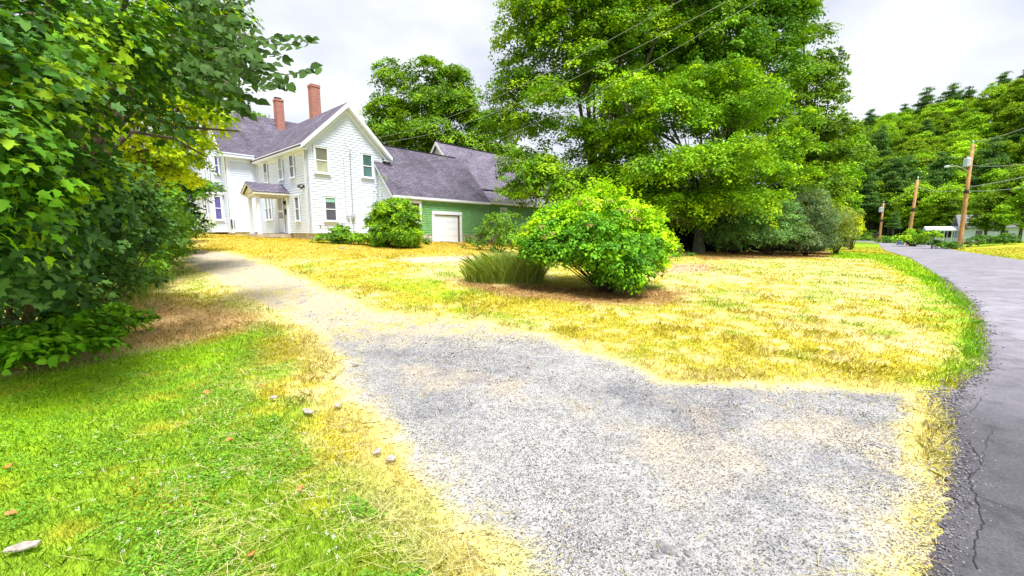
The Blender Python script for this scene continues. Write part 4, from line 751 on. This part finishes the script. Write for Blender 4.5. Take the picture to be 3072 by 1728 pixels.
pp = np.concatenate([c+rng.normal(size=(30, 3))*np.array([.045, .04, .03])+[0, -.18, .03] for c in fc]); fcol = np.array([(.38, .27, .12), (.50, .36, .18), (.22, .12, .05), (.42, .36, .12)])[rng.integers(0, 4, len(pp))]
leaves('blossom', pp-bo, rdir(len(pp))+[0, -.5, .5], rdir(len(pp)), rng.uniform(.03, .055, len(pp)), fcol, 'rhomb', parent=bush)
# bushes by the buildings
rb = LOB([(1000, 545, 21.8, 55, .8), (960, 560, 22, 38, .9), (1025, 575, 21.8, 26, .8), (1000, 585, 21.4, 58, .6), (975, 530, 22, 35), (1008, 530, 22, 22), (1035, 595, 21.5, 22, .8), (955, 595, 21.5, 26, .8)])
shrub('rounded_bush', 'rounded dark green bush at the corner of the white gable and green wing', 'shrub', basexy(1000, 620, 21.8), rb, .26, 80, .10, [(.15, .33, .012), (.22, .42, .012), (.09, .22, .012), (.30, .50, .012)], 'rhomb', cover=1.8, upw=.5)
lw = LOB([(855, 595, 22.6, 32, .6), (825, 600, 22.8, 25, .6), (895, 600, 22.5, 28, .6), (920, 606, 22.5, 18, .6), (860, 580, 23, 20, .7), (800, 608, 22.8, 12, .6)])
shrub('low_bush', 'low spreading leafy bush under the lower gable window', 'shrub', basexy(860, 612, 22.6), lw, .24, 44, .13, [(.15, .33, .015), (.22, .42, .015), (.10, .24, .02)], 'ovate', upw=.75)
sp_ = LOB([(957, 455, 23, 12, 1.2), (955, 485, 23, 16, .9), (945, 510, 23, 18, .7), (1020, 500, 21.8, 14), (1030, 515, 21.8, 12)])
shrub('sapling', 'thin pale sapling rising above the rounded bush against white siding', 'sapling', basexy(965, 610, 23), sp_, .28, 9, .16, [(.22, .36, .08), (.3, .42, .12)], 'lance', cover=.6, upw=.8, sr=.02)
rs = LOB([(1245, 560, 21, 30, .9), (1220, 575, 21.5, 22), (1270, 580, 20, 32), (1285, 550, 20, 28), (1210, 600, 21.5, 20, .8), (1300, 600, 18, 30), (1180, 605, 22, 14, .8), (1250, 605, 20, 25, .8)])
shrub('lilac_bush', 'loose pale green bush against the green wall left of the large bush', 'shrub', basexy(1250, 615, 20.5), rs, .3, 40, .11, [(.13, .28, .02), (.18, .33, .03), (.09, .2, .02)], 'ovate', upw=.6)
ws = LOB([(1190, 608, 24, 10, .7), (1215, 612, 23.5, 10, .7), (1075, 604, 24.5, 10, .7)])
shrub('low_bush', 'small weedy clumps along the stone foundation beside the garage door', 'shrub', basexy(1195, 615, 24), ws, .16, 26, .11, [(.1, .24, .02), (.16, .3, .03)], 'ovate')
# row of big shrubs right of the maple trunk
rows = [([(1820, 560, 26.5, 60, .7), (1870, 530, 26.5, 55, .8), (1850, 590, 26, 50, .5)], 1850, 'blue-green honeysuckle shrub just right of the grey maple trunk', PAL_BLUE),
        ([(1930, 530, 27.5, 60, .8), (1960, 570, 27, 60, .6), (1910, 590, 26.5, 50, .5)], 1935, 'arching blue-green shrub in the middle of the shrub row', PAL_BLUE),
        ([(2010, 520, 29, 65, .75), (2050, 560, 29, 55, .7), (2000, 590, 28, 55, .5), (2060, 600, 28.5, 40, .5)], 2025, 'pale silvery shrub toward the right end of the row', [(.16, .24, .10), (.2, .27, .12), (.11, .19, .08), (.08, .15, .05)]),
        ([(2100, 560, 31, 38, .9), (2125, 545, 32, 30, .8), (2110, 590, 31, 32, .7)], 2105, 'olive-tinged shrub ending the row at the road', PAL_OLIVE),
        ([(2140, 545, 40, 24, .7), (2150, 570, 40, 20, .8), (2120, 590, 40, 20)], 2140, 'yellowish bush behind the olive shrub near the road bend', PAL_YEL)]
for ll, bx2, lab, pal in rows:
    Yb = ll[0][2]+1.2; shrub('honeysuckle_shrub', lab, 'shrub', basexy(bx2, 635, Yb), LOB(ll), .42, 60, .17, pal, 'lance', nst=14, sr=.04, cover=1.7, upw=.65, group=None, bark=BARK)
dm_ = LOB([(1700, 500, 35, 70, .8), (1800, 490, 35, 70, .8), (1900, 500, 35, 70, .8), (1600, 510, 35, 70, .8), (1980, 520, 35, 60, .8), (1520, 540, 33, 60, .8), (1740, 570, 33, 60, .8), (1860, 570, 33, 60, .8), (1960, 575, 33, 60, .8), (2040, 590, 33, 50, .7), (1640, 570, 32, 60, .8), (1560, 590, 31, 50, .8), (1690, 590, 31, 60, .7), (1800, 600, 32, 60, .6), (1900, 600, 32, 60, .6), (2000, 600, 33, 60, .6), (1600, 590, 31, 60, .7)])
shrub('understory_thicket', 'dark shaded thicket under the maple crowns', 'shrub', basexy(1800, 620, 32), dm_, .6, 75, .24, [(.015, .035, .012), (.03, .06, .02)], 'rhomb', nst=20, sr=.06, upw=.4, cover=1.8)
hs2 = LOB([(1690, 620, 20, 14, .7), (1735, 645, 22, 20, .4), (1700, 648, 21, 18, .4)])
shrub('daylily_clump', 'dark strappy green clump at the foot of the maple trunk', 'plant', basexy(1715, 662, 21.5), hs2, .2, 30, .22, [(.06, .17, .03), (.09, .22, .03)], 'lance', upw=.3)

# ------------------------------------------------------------------ right-hand woods
def variant(kind, seed):
    global rng
    sv = rng; rng = np.random.default_rng(seed); random.seed(seed)
    if kind == 'pine':
        lobes = []; H = 15.
        for k in range(9):
            z = 7+k*.95; R = 2.6*(1-k/11)*random.uniform(.75, 1.1); a = k*2.4; lobes.append((math.cos(a)*.5, math.sin(a)*.5, z, R, R, .42))
        mb = MB(); mb.tube([(0, 0, -1), (0, 0, 8), (0, 0, 15.2)], [.26, .18, .05], 7)
        for k in range(26):
            z = random.uniform(1.5, 9); a = random.random()*6.28; r = random.uniform(1, 2.4); mb.tube([(0, 0, z), (math.cos(a)*r, math.sin(a)*r, z+random.uniform(-.1, .3))], [.05, .02], 4)
        C, O = tufts(lobes, .55, 1.2, .3); m = len(C); k = 42; I = np.repeat(np.arange(m), k); pp = C[I]+rng.normal(size=(m*k, 3))*np.array([.42, .42, .16]); D = rdir(m*k); D[:, 2] = abs(D[:, 2])*.6; cl = np.array([(.09, .20, .05), (.13, .26, .05), (.06, .14, .045)])[rng.integers(0, 3, m)][I]*(1+rng.normal(size=(m*k, 1))*.15)
        args = (pp, D+np.array([0, 0, 1.]), D, rng.uniform(.35, .6, m*k), np.clip(cl, 0, 1), 'lance')
    else:
        lobes = []
        for k in range(22):
            d = rdir(1)[0]; q = rng.uniform(.55, 1.0); z = 5.9+d[2]*4.4*q; wd = 3.0*(1-abs(d[2])**3*.3); R = rng.uniform(.95, 1.7)
            lobes.append((d[0]*wd*q, d[1]*wd*q, z, R, R, R*.8))
        mb = MB(); mb.tube([(0, 0, -1), (0, 0, 4), (0, 0, 9)], [.28, .2, .08], 7)
        for l in lobes: mb.tube([(0, 0, 3+random.random()*2), (l[0]*.5, l[1]*.5, l[2]-.4), l[:3]], [.1, .07, .03], 5)
        pal = {'dec': [(.21, .39, .015), (.27, .45, .015), (.15, .30, .014)], 'lite': [(.30, .50, .02), (.38, .56, .02), (.24, .44, .015)]}[kind]
        C, O = tufts(lobes, .55, .8, .15); m = len(C); k = 30; I = np.repeat(np.arange(m), k); pp = C[I]+rng.normal(size=(m*k, 3))*np.array([.36, .36, .17]); N0 = unit(O*.35+np.array([0, 0, .8])); cl = np.array(pal)[rng.integers(0, 3, m)][I]*(.68, 1., 1.25)[seed % 3]*(1+rng.normal(size=(m*k, 1))*.15)
        args = (pp, N0[I]+rng.normal(size=(m*k, 3))*.45, rdir(m*k), rng.uniform(.24, .42, m*k), np.clip(cl, 0, 1), 'rhomb')
    tk = mb.build('trunk', BARKG if kind == 'pine' else BARK, smooth=True, recalc=False); cr = leaves('crown', *args)
    rng = sv; return tk, cr
VAR = {k: [variant(k, s) for s in range(3)] for k in ('pine', 'dec', 'lite')}
used_ = {}
def far_tree(kind, x, y, s, label, group=None, zs=1.):
    z = tz(x, y); nm = 'pine_tree' if kind == 'pine' else 'forest_tree'; root = empty(nm, (x, y, z), random.random()*6.28); root.scale = (s, s, s*zs); tag(root, label, 'tree', group)
    v = random.randrange(3)
    for src in VAR[kind][v]:
        if src.name in used_: c = src.copy(); COL.objects.link(c)
        else: c = src; used_[src.name] = 1
        c.parent = root
    return root
random.seed(11)
def az(a, r): return r*math.sin(math.radians(a)), r*math.cos(math.radians(a))
# individual nearer trees (left to right)
far_tree('lite', *P(2232, 600, 96)[:2], .8, 'light green roadside tree left of the middle pole')
far_tree('pine', *P(2245, 600, 74)[:2], .36, 'small soft blue-green pine beside the road left of the middle pole')
far_tree('lite', *P(2170, 600, 105)[:2], .8, 'leafy tree at the road bend behind the farthest pole')
far_tree('dec', *P(2300, 600, 92)[:2], .95, 'dark green tree behind the middle pole', zs=1.1)
far_tree('dec', *P(2350, 600, 98)[:2], 1.15, 'dense tree between the middle and the nearest pole', zs=1.1)
far_tree('dec', *P(2440, 600, 96)[:2], 1.15, 'broad tree behind the nearest pole over the cottage', zs=1.15)
far_tree('dec', *P(2520, 600, 56)[:2], .80, 'dark tree right of the nearest pole with low forked trunk', zs=1.1)
far_tree('dec', *P(2625, 600, 54)[:2], 1.05, 'tallest dark tree cut by the right edge of the picture', zs=1.15)
far_tree('lite', *P(2580, 600, 72)[:2], 1.05, 'lighter green tree behind the dark forked one at the right edge', zs=1.2)
far_tree('dec', *P(2470, 600, 72)[:2], .78, 'green tree beside the cottage wall', zs=1.1)
sh = [(2300, 592, 50, 24, .6), (2275, 597, 50, 15, .6), (2325, 598, 50, 16, .6)]
shrub('crabapple_tree', 'low bright green multi-stemmed tree right of the middle pole', 'tree', basexy(2297, 612, 50.5), LOB(sh), .5, 60, .2, PAL_BRIGHT, 'rhomb', sr=.09, bark=BARK)
sh = [(2345, 585, 43, 14, .6), (2330, 590, 43, 8, .6), (2358, 592, 43, 8, .6)]
shrub('young_tree', 'slim dark-stemmed little tree at the road edge before the cottage porch', 'tree', basexy(2344, 625, 42), LOB(sh), .35, 45, .18, PAL_BRIGHT, 'rhomb', nst=1, sr=.045, bark=DARKM)
sh = [(2380, 618, 42, 18, .5), (2400, 615, 42.5, 14, .5), (2365, 610, 43, 12, .6), (2450, 606, 46, 16, .5), (2480, 600, 47, 20, .5), (2530, 598, 47, 22, .5)]
shrub('verge_shrub', 'low dark green shrubs along the yard edge at the foot of the nearest pole', 'shrub', basexy(2390, 628, 42.5), LOB(sh), .3, 50, .16, [(.06, .16, .02), (.1, .24, .02)], 'ovate')
sh = [(2330, 605, 56, 22, .4), (2240, 605, 68, 24, .4), (2225, 602, 88, 18, .5), (2170, 597, 92, 20, .5), (2190, 592, 95, 18), (2160, 570, 115, 40), (2230, 575, 105, 40), (2300, 580, 100, 40), (2370, 570, 100, 40), (2560, 590, 70, 40), (2480, 585, 75, 40)]
shrub('verge_shrub', 'low green undergrowth along the far side of the road bend', 'shrub', basexy(2240, 610, 67), LOB(sh), .45, 50, .24, [(.08, .2, .02), (.14, .3, .02)], 'ovate')
far_tree('dec', *P(2478, 600, 56)[:2], .62, 'small dark tree just right of the nearest pole before the cottage')
far_tree('dec', *P(2565, 600, 50)[:2], .66, 'low dense tree by the yard at the right picture edge')
# pine stand with bare trunks
for k in range(9):
    a = 39.6+k*.75+random.uniform(-.2, .2); far_tree('pine', *az(a, random.uniform(124, 138)), random.uniform(.9, 1.15), 'tall pine in the stand of bare trunks behind the road bend', 'pines in the stand behind the road bend')
# wooded hillside
n = 0; pts = []
while n < 250:
    a = random.choice([random.uniform(36, 57), random.uniform(37.5, 47)]); r = random.uniform(116 if a > 44 else 126, 215)
    x, y = az(a, r)
    if min(float(seg_dist(x, y, ROAD_L)), float(seg_dist(x, y, ROAD_R))) < 7: continue
    if any((x-p[0])**2+(y-p[1])**2 < 25 for p in pts): 
        if random.random() < .97: continue
    pts.append((x, y)); n += 1
    kd = random.choices(['dec', 'lite', 'pine'], [.48, .40, .12])[0]; far_tree(kd, x, y, random.uniform(.62, 1.25), 'leafy tree in the wood covering the hillside' if kd != 'pine' else 'pine among the leafy trees of the wooded hillside', 'trees of the wooded hillside' if kd != 'pine' else 'pines of the wooded hillside')
for k, a in enumerate([40.5, 42.4, 43.6, 44.8, 46.0, 46.6, 48.6, 50.2, 51.5, 53]):
    far_tree('pine', *az(a, 215), random.uniform(.85, 1.1), 'dark pine standing up on the skyline of the hill', 'pines on the hill skyline')

# ------------------------------------------------------------------ grass, straw, gravel, litter
def polar(n, r0, r1, a0=-56, a1=56, p=1.0):
    r = r0*(r1/r0)**(rng.random(n)**p); a = np.radians(rng.uniform(a0, a1, n)); return r*np.sin(a), r*np.cos(a)
def place_z(x, y): return ter(x, y)
def blades(name, n, r0, r1, keep, h, wmin, wr, lean=.5, jit=.22, cmul=1., mat=None, label=None, cat='grass', colf=None):
    x, y = polar(n, r0, r1); k = keep(x, y); x, y = x[k], y[k]; n = len(x); z = place_z(x, y)+.004; r = np.hypot(x, y)
    H = (h(x, y) if callable(h) else h)*rng.uniform(.5, 1.25, n)*(1+r*.012); W = np.maximum(wmin, r*wr)*rng.uniform(.6, 1.2, n)
    th = rng.random(n)*2*math.pi; ln = rng.normal(size=(n, 2))*lean; b = np.stack([x, y, z], -1); wv = np.stack([np.cos(th), np.sin(th), np.zeros(n)], -1)*W[:, None]
    tp = b+np.stack([ln[:, 0]*H, ln[:, 1]*H, H], -1); md = b+np.stack([ln[:, 0]*H*.3, ln[:, 1]*H*.3, H*.55], -1)
    V = np.stack([b-wv, b+wv, md+wv*.7, tp, md-wv*.7], 1).reshape(-1, 3)
    c = (colf or lawn_col)(x, y)*cmul*(1+rng.normal(size=(n, 1))*jit); c = np.clip(c, .004, .95)
    o = raw_mesh(name, V, np.full(n, 5), np.arange(5*n), mat or GRASS, colors=np.repeat(c, 5, 0)); tag(o, label, cat, kind='stuff'); return o
ROADP = ROADPOLY
def on_lawn(x, y):
    d = sdf(x, y, DRIVE)+(fbm(x, y, 2.2)-.5)*.35; e = rng.random(len(x))
    return ((d < 0) | (e < .10*np.exp(-np.maximum(d, 0)*3.5)+.012*(fbm(x, y, 3) > .55))) & ~(inside(x, y, ROADP) & ((seg_dist(x, y, ROAD_L) > .05*e) | (y > 60)))
def hgt(x, y):
    g = sdf(x, y, GREENZ) > 0; v = sdf(x, y, VERGE) > 0; return np.where(g, .040, np.where(v, .07, .032))
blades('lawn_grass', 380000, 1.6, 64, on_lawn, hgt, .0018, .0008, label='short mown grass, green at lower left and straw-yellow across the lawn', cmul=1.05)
# taller tufts at the road verge and at the brown edges
def kv(x, y): return (sdf(x, y, VERGE) > .1) & (seg_dist(x, y, ROAD_L) < .9+.4*fbm(x, y, 1)) & (fbm(x, y, 1.6) > .42) & ~inside(x, y, ROADP)
blades('verge_grass', 160000, 3.5, 22, kv, .09, .002, .0009, label='taller bright green grass tufts along the road edge', lean=.6, colf=lambda x, y: np.tile([.15, .36, .012], (len(x), 1)))
def kt(x, y): return on_lawn(x, y) & (fbm(x+9, y-3, 1.3) > .6) & (sdf(x, y, GREENZ) < 0)
blades('grass_tufts', 80000, 3.5, 20, kt, .07, .002, .0009, label='rough darker grass tufts scattered over the dry lawn', lean=.7, cmul=.92)
# ornamental grass clump beside the bush
gc = gp(1270, 712); gz = tz(*gc); n = 9000; rx_, ry_ = 1.15, .6
q = rdir(n)[:, :2]*rng.random((n, 1))**.5; b = np.stack([gc[0]+q[:, 0]*rx_, gc[1]+.35+q[:, 1]*ry_, np.full(n, gz)], -1); H = rng.uniform(.55, 1.25, n)*(1-.35*(q**2).sum(1)); th = rng.random(n)*6.28
wv = np.stack([np.cos(th), np.sin(th), 0*th], -1)*.006; ln = q*.25+rng.normal(size=(n, 2))*.18; seg = []
for t in (0, .4, .75, 1): c = b+np.stack([ln[:, 0]*H*t**1.8*1.6, ln[:, 1]*H*t**1.8*1.6, H*(t-.22*t**3)], -1); seg.append((c, wv*(1-t)**.6))
V = np.stack([seg[0][0]-seg[0][1], seg[0][0]+seg[0][1], seg[1][0]+seg[1][1], seg[2][0]+seg[2][1], seg[3][0], seg[2][0]-seg[2][1], seg[1][0]-seg[1][1]], 1).reshape(-1, 3)
cl = np.array([(.30, .46, .05), (.40, .54, .07), (.20, .34, .04), (.55, .55, .22)])[rng.integers(0, 4, n)]*(1+rng.normal(size=(n, 1))*.15)
gb = empty('ornamental_grass', (gc[0], gc[1], gz)); tag(gb, 'tall clump of arching ornamental grass touching the left of the domed bush', 'grass clump')
raw_mesh('blades', V-np.array([gc[0], gc[1], gz]), np.full(n, 7), np.arange(7*n), GRASS, gb, colors=np.repeat(np.clip(cl, 0, 1), 7, 0))
# tall seed-head weeds by the shrubs at left
n = 1600; a = gp(330, 790); t = rng.random(n); p0 = np.array(gp(250, 790)); p1_ = np.array(gp(400, 700)); xy = p0+(p1_-p0)*t[:, None]+rng.normal(size=(n, 2))*.3; z = ter(xy[:, 0], xy[:, 1]); b = np.stack([xy[:, 0], xy[:, 1], z], -1)
H = rng.uniform(.15, .5, n); th = rng.random(n)*6.28; wv = np.stack([np.cos(th), np.sin(th), 0*th], -1)*.004; ln = rng.normal(size=(n, 2))*.35; tp = b+np.stack([ln[:, 0]*H, ln[:, 1]*H, H], -1); md = b+np.stack([ln[:, 0]*H*.3, ln[:, 1]*H*.3, H*.6], -1)
V = np.stack([b-wv, b+wv, md+wv*.8, tp, md-wv*.8], 1).reshape(-1, 3); cl = np.array([(.2, .33, .03), (.45, .40, .14), (.14, .28, .02)])[rng.integers(0, 3, n)]
tag(raw_mesh('tall_weeds', V, np.full(n, 5), np.arange(5*n), GRASS, colors=np.repeat(cl, 5, 0)), 'thin tall grass weeds between the shrubs and the dry lawn', 'weeds', kind='stuff')
# loose straw
def straw(name, n, keep, r1, label, lo=.025, hi=.11, pal=((.60, .52, .20), (.66, .58, .34), (.50, .44, .14))):
    x, y = polar(n, 1.7, r1); k = keep(x, y); x, y = x[k], y[k]; n = len(x); r = np.hypot(x, y); z = ter(x, y)+rng.uniform(.012, .045, n)
    th = rng.normal(.15, .75, n); Ln = rng.uniform(lo, hi, n); d = np.stack([np.cos(th)*Ln, np.sin(th)*Ln, rng.normal(size=n)*.012], -1); w_ = np.stack([-np.sin(th), np.cos(th), 0*th], -1)*np.maximum(.0009, r*.00034)[:, None]; c = np.stack([x, y, z], -1)
    bend = np.stack([-np.sin(th), np.cos(th), 0*th], -1)*(rng.normal(size=n)*.1*Ln)[:, None]
    V = np.stack([c-d-w_, c-d+w_, c+bend+w_, c+d+w_*.6, c+d-w_*.6, c+bend-w_], 1).reshape(-1, 3); cl = np.array(pal)[rng.integers(0, len(pal), n)]*rng.uniform(.75, 1.1, (n, 1))
    return tag(raw_mesh(name, V, np.full(n, 6), np.arange(6*n), STRAW, colors=np.repeat(np.clip(cl, 0, .9), 6, 0)), label, 'straw', kind='stuff')
def ks(x, y): 
    d = sdf(x, y, DRIVE); e = rng.random(len(x)); return (~inside(x, y, ROADP) | ((seg_dist(x, y, ROAD_L) < .06) & (e < .01))) & (((d < 0) & (d > -1.3) & (fbm(x, y, 1.4) > .40)) | ((d < 0) & (e < .12*(fbm(x+4, y, 1.2) > .5)+.04)) | ((d > 0) & (d < .35) & (e < .6)) | (e < .012))
straw('loose_straw', 20000, ks, 16, 'pale dry mown stalks lying over the grass and driveway edge')
def kh(x, y): return (sdf(x, y, HAYL) > -.2) | (sdf(x, y, UNDER) > -.3) | ((sdf(x, y, EDGE) > 0) & (rng.random(len(x)) < .15) & ~inside(x, y, ROADP))
straw('cut_hay', 60000, kh, 18, 'orange-brown cut hay around the bush and at the left lawn edge', .03, .11, ((.55, .34, .12), (.66, .46, .20), (.36, .18, .07), (.6, .5, .2)))
# clover heads
x, y = polar(260, 1.9, 4.6, -50, 2); k = sdf(x, y, GREENZ) > .1; x, y = x[k][:120], y[k][:120]; nn = len(x); I = np.repeat(np.arange(nn), 14); cc = np.stack([x, y, ter(x, y)+.045], -1)[I]+rng.normal(size=(nn*14, 3))*.005
tag(leaves('clover_flowers', cc, rdir(nn*14), rdir(nn*14), np.full(nn*14, .007), np.tile([.8, .8, .72], (nn*14, 1)), 'rhomb'), 'tiny white clover heads dotted through the green grass', 'flowers', kind='stuff')
# broad clover leaves matted in the green grass
x, y = polar(60000, 1.75, 6.5, -54, 4); k = (sdf(x, y, GREENZ) > .15) & (fbm(x+3, y-8, 2.3) > .5); x, y = x[k], y[k]; nn = len(x); nrm = rng.normal(size=(nn, 3))*.35+[0, 0, 1]
tag(leaves('clover_leaves', np.stack([x, y, ter(x, y)+rng.uniform(.02, .045, nn)], -1), nrm, rdir(nn), rng.uniform(.010, .019, nn)*(1+np.hypot(x, y)*.05), np.array([(.16, .36, .03), (.23, .44, .03), (.11, .27, .03)])[rng.integers(0, 3, nn)], 'ovate'), 'small round clover leaves matted through the green grass', 'clover', kind='stuff')
# pebbles on the driveway
x, y = polar(190000, 1.6, 9, -30, 48, .9); d = sdf(x, y, DRIVE); k = (d > .03) & (rng.random(len(x)) < (sm(0, .5, d)*.8+.08)*(.25+.75*sm(.38, .55, fbm(x, y, 1.1)))*(1-.85*sm(5.5, 6.8, y))) & ~inside(x, y, ROADP); x, y = x[k], y[k]; n = len(x); r = np.hypot(x, y)
S = np.maximum(.0028, r*.0011)*rng.uniform(.5, 1.4, n)*np.where(rng.random(n) < .02, 1.9, 1); an = rng.random(n)*6.28; c = np.stack([x, y, ter(x, y)+.008], -1); pts = []
for q in range(5): rr_ = S*rng.uniform(.75, 1.15, n); pts.append(c+np.stack([np.cos(an+q*1.2566)*rr_, np.sin(an+q*1.2566)*rr_, 0*rr_], -1))
for q in range(3): rr_ = S*.55; pts.append(c+np.stack([np.cos(an+q*2.09+.3)*rr_, np.sin(an+q*2.09+.3)*rr_, S*rng.uniform(.45, .9, n)], -1))
V = np.stack(pts, 1).reshape(-1, 3); F5 = np.array([5, 6, 7, 0, 1, 5, 1, 2, 6, 5, 2, 3, 6, 3, 4, 7, 6, 4, 0, 5, 7]); CN = np.array([3, 3, 4, 3, 4, 4]); idx = (np.arange(n)[:, None]*8+F5[None]).ravel()
g = rng.random(n); cl = np.where(g[:, None] < .22, np.array([.045, .045, .05]), np.where(g[:, None] < .76, np.array([.17, .17, .18]), np.array([.34, .335, .33])))*rng.uniform(.8, 1.25, (n, 1)); cl = np.where((rng.random(n) < .06)[:, None], np.array([.5, .36, .26]), cl)
tag(raw_mesh('gravel_pebbles', V, np.tile(CN, n), idx, STRAW, colors=np.repeat(np.clip(cl, 0, .9), 8, 0)), 'grey and white gravel stones covering the driveway', 'gravel', kind='stuff')
t = rng.random(5200); ex = np.array(dens(ROAD_L[3:13], 40)); ii = (t**1.7*(len(ex)-1)).astype(int); off = rng.normal(size=(5200, 2))*np.array([.09, .06]); x, y = (ex[ii]+off).T; n = len(x); r_e = np.hypot(x, y)
S = np.maximum(.004, r_e*.0013)*rng.uniform(.5, 1.7, n); c = np.stack([x, y, ter(x, y)+.026], -1); an = rng.random(n)*6.28; pts = [c+np.stack([np.cos(an+q*1.2566)*S, np.sin(an+q*1.2566)*S, 0*S], -1) for q in range(5)]+[c+np.stack([np.cos(an+q*2.09)*S*.5, np.sin(an+q*2.09)*S*.5, S*.7], -1) for q in range(3)]
tag(raw_mesh('asphalt_crumbs', np.stack(pts, 1).reshape(-1, 3), np.tile(CN, n), (np.arange(n)[:, None]*8+F5[None]).ravel(), STRAW, colors=np.repeat(np.array([(.06, .055, .065), (.13, .12, .14), (.2, .19, .19)])[rng.integers(0, 3, n)], 8, 0)), 'dark crumbs of broken asphalt along the near road edge', 'gravel', kind='stuff')
# a few broken wood chips, dead leaves and stones one can count
chips = [(775, 1045, .17, -.7, 'longest pale splinter of wood at the driveway edge'), (895, 925, .07, .2, 'pale wood chip highest on the green edge of the drive'), (850, 1032, .07, -.5, 'stubby pale chip just right of the longest splinter'), (690, 1010, .07, .1, 'pale chip left of the longest splinter'), (950, 1150, .06, -.6, 'pale chip between lawn and gravel below the splinter'), (985, 1168, .07, .5, 'pale chip nearest the gravel below the splinter'), (60, 1395, .14, .25, 'grey-white strip of wood in the bottom left corner')]
for xd, yd, Ln, an_, lab in chips:
    c = gp(xd, yd); m = MB(); k = 6; top = [(Ln*(q/(k-1)-.5), (.012+.018*math.sin(math.pi*q/(k-1)))*random.uniform(.7, 1.2), 0) for q in range(k)]; bot = [(a_, -b_*random.uniform(.7, 1.2), 0) for a_, b_, _ in top][::-1]
    m.prism(top+bot, (0, 0, .016)); o = m.build('wood_chip', plain('pale_wood', (.33, .28, .24), .85, .5, 40), bevel=.003); o.location = (c[0], c[1], tz(*c)+.035); o.rotation_euler = (.08, -.1, an_); tag(o, lab, 'wood chip', 'wood chips at the edge of the drive')
dl = [(520, 998, 'orange dead leaf highest in the green grass'), (660, 982, 'small orange leaf right of the highest one'), (577, 1122, 'curled salmon leaf in the middle of the green grass'), (757, 1243, 'brightest orange leaf near the lower middle of the grass'), (635, 1415, 'orange leaf at the bottom edge of the grass'), (25, 1190, 'brown leaf at the far left of the grass'), (28, 1310, 'long orange leaf at the left edge of the grass'), (80, 1392, 'orange leaf beside the grey strip in the bottom left corner'), (1330, 930, 'orange leaf lying on the gravel')]
DLM = plain('dead_leaf', (.55, .17, .05), .7, .35, 40)
for xd, yd, lab in dl:
    c = gp(xd, yd); T_ = TPL['maple']*np.array([.05, .055, .09])*random.uniform(.8, 1.2); me = MB(); me.add(T_, [tuple(range(len(T_)))]); me.add(T_-[0, 0, .0012], [tuple(range(len(T_)))[::-1]])
    o = me.build('fallen_leaf', DLM, recalc=False); o.location = (c[0], c[1], tz(*c)+.045); o.rotation_euler = (random.uniform(-.4, .4), random.uniform(-.4, .4), random.random()*6); tag(o, lab, 'leaf', 'dead leaves on the ground')
PST = plain('pale_stone', (.27, .26, .26), .9, .5, 40, bmp=.8)
for xd, yd, s, lab in ((1685, 1392, .045, 'largest pale stone half sunk at the bottom of the gravel'), (1650, 1405, .03, 'pale stone just left of the largest one'), (1733, 1400, .028, 'pale stone just right of the largest one'), (1662, 1376, .026, 'smaller pale stone above the largest one'), (1610, 1375, .022, 'small stone farthest left in the stone cluster'), (1715, 1425, .024, 'stone nearest the bottom edge of the cluster'), (860, 626, .16, 'flat stone in the grass in front of the low bush')):
    c = gp(xd, yd); bm = bmesh.new(); bmesh.ops.create_icosphere(bm, subdivisions=2, radius=1)
    for v_ in bm.verts: v_.co = Vector((v_.co.x*s*(1+.25*random.uniform(-1, 1)), v_.co.y*s*.75*(1+.25*random.uniform(-1, 1)), v_.co.z*s*.4))
    me = bpy.data.meshes.new('stone'); bm.to_mesh(me); bm.free(); me.materials.append(PST); o = bpy.data.objects.new('stone', me); COL.objects.link(o); o.location = (c[0], c[1], tz(*c)+.012); tag(o, lab, 'stone', 'loose stones')
# old stacked boards under the left shrub
c = gp(450, 648); m = MB()
for k in range(3): m.box(-1.1+.1*k, 1.0-.12*k, -.25, .25, .02+k*.07, .075+k*.07)
o = m.build('board_pile', plain('weathered_board', (.20, .16, .13), .9, .3, 6), bevel=.006); o.location = (c[0]-.6, c[1]+.9, tz(*c)); o.rotation_euler = (0, 0, .15); tag(o, 'weathered grey boards lying under the shrub at the drive corner', 'board')
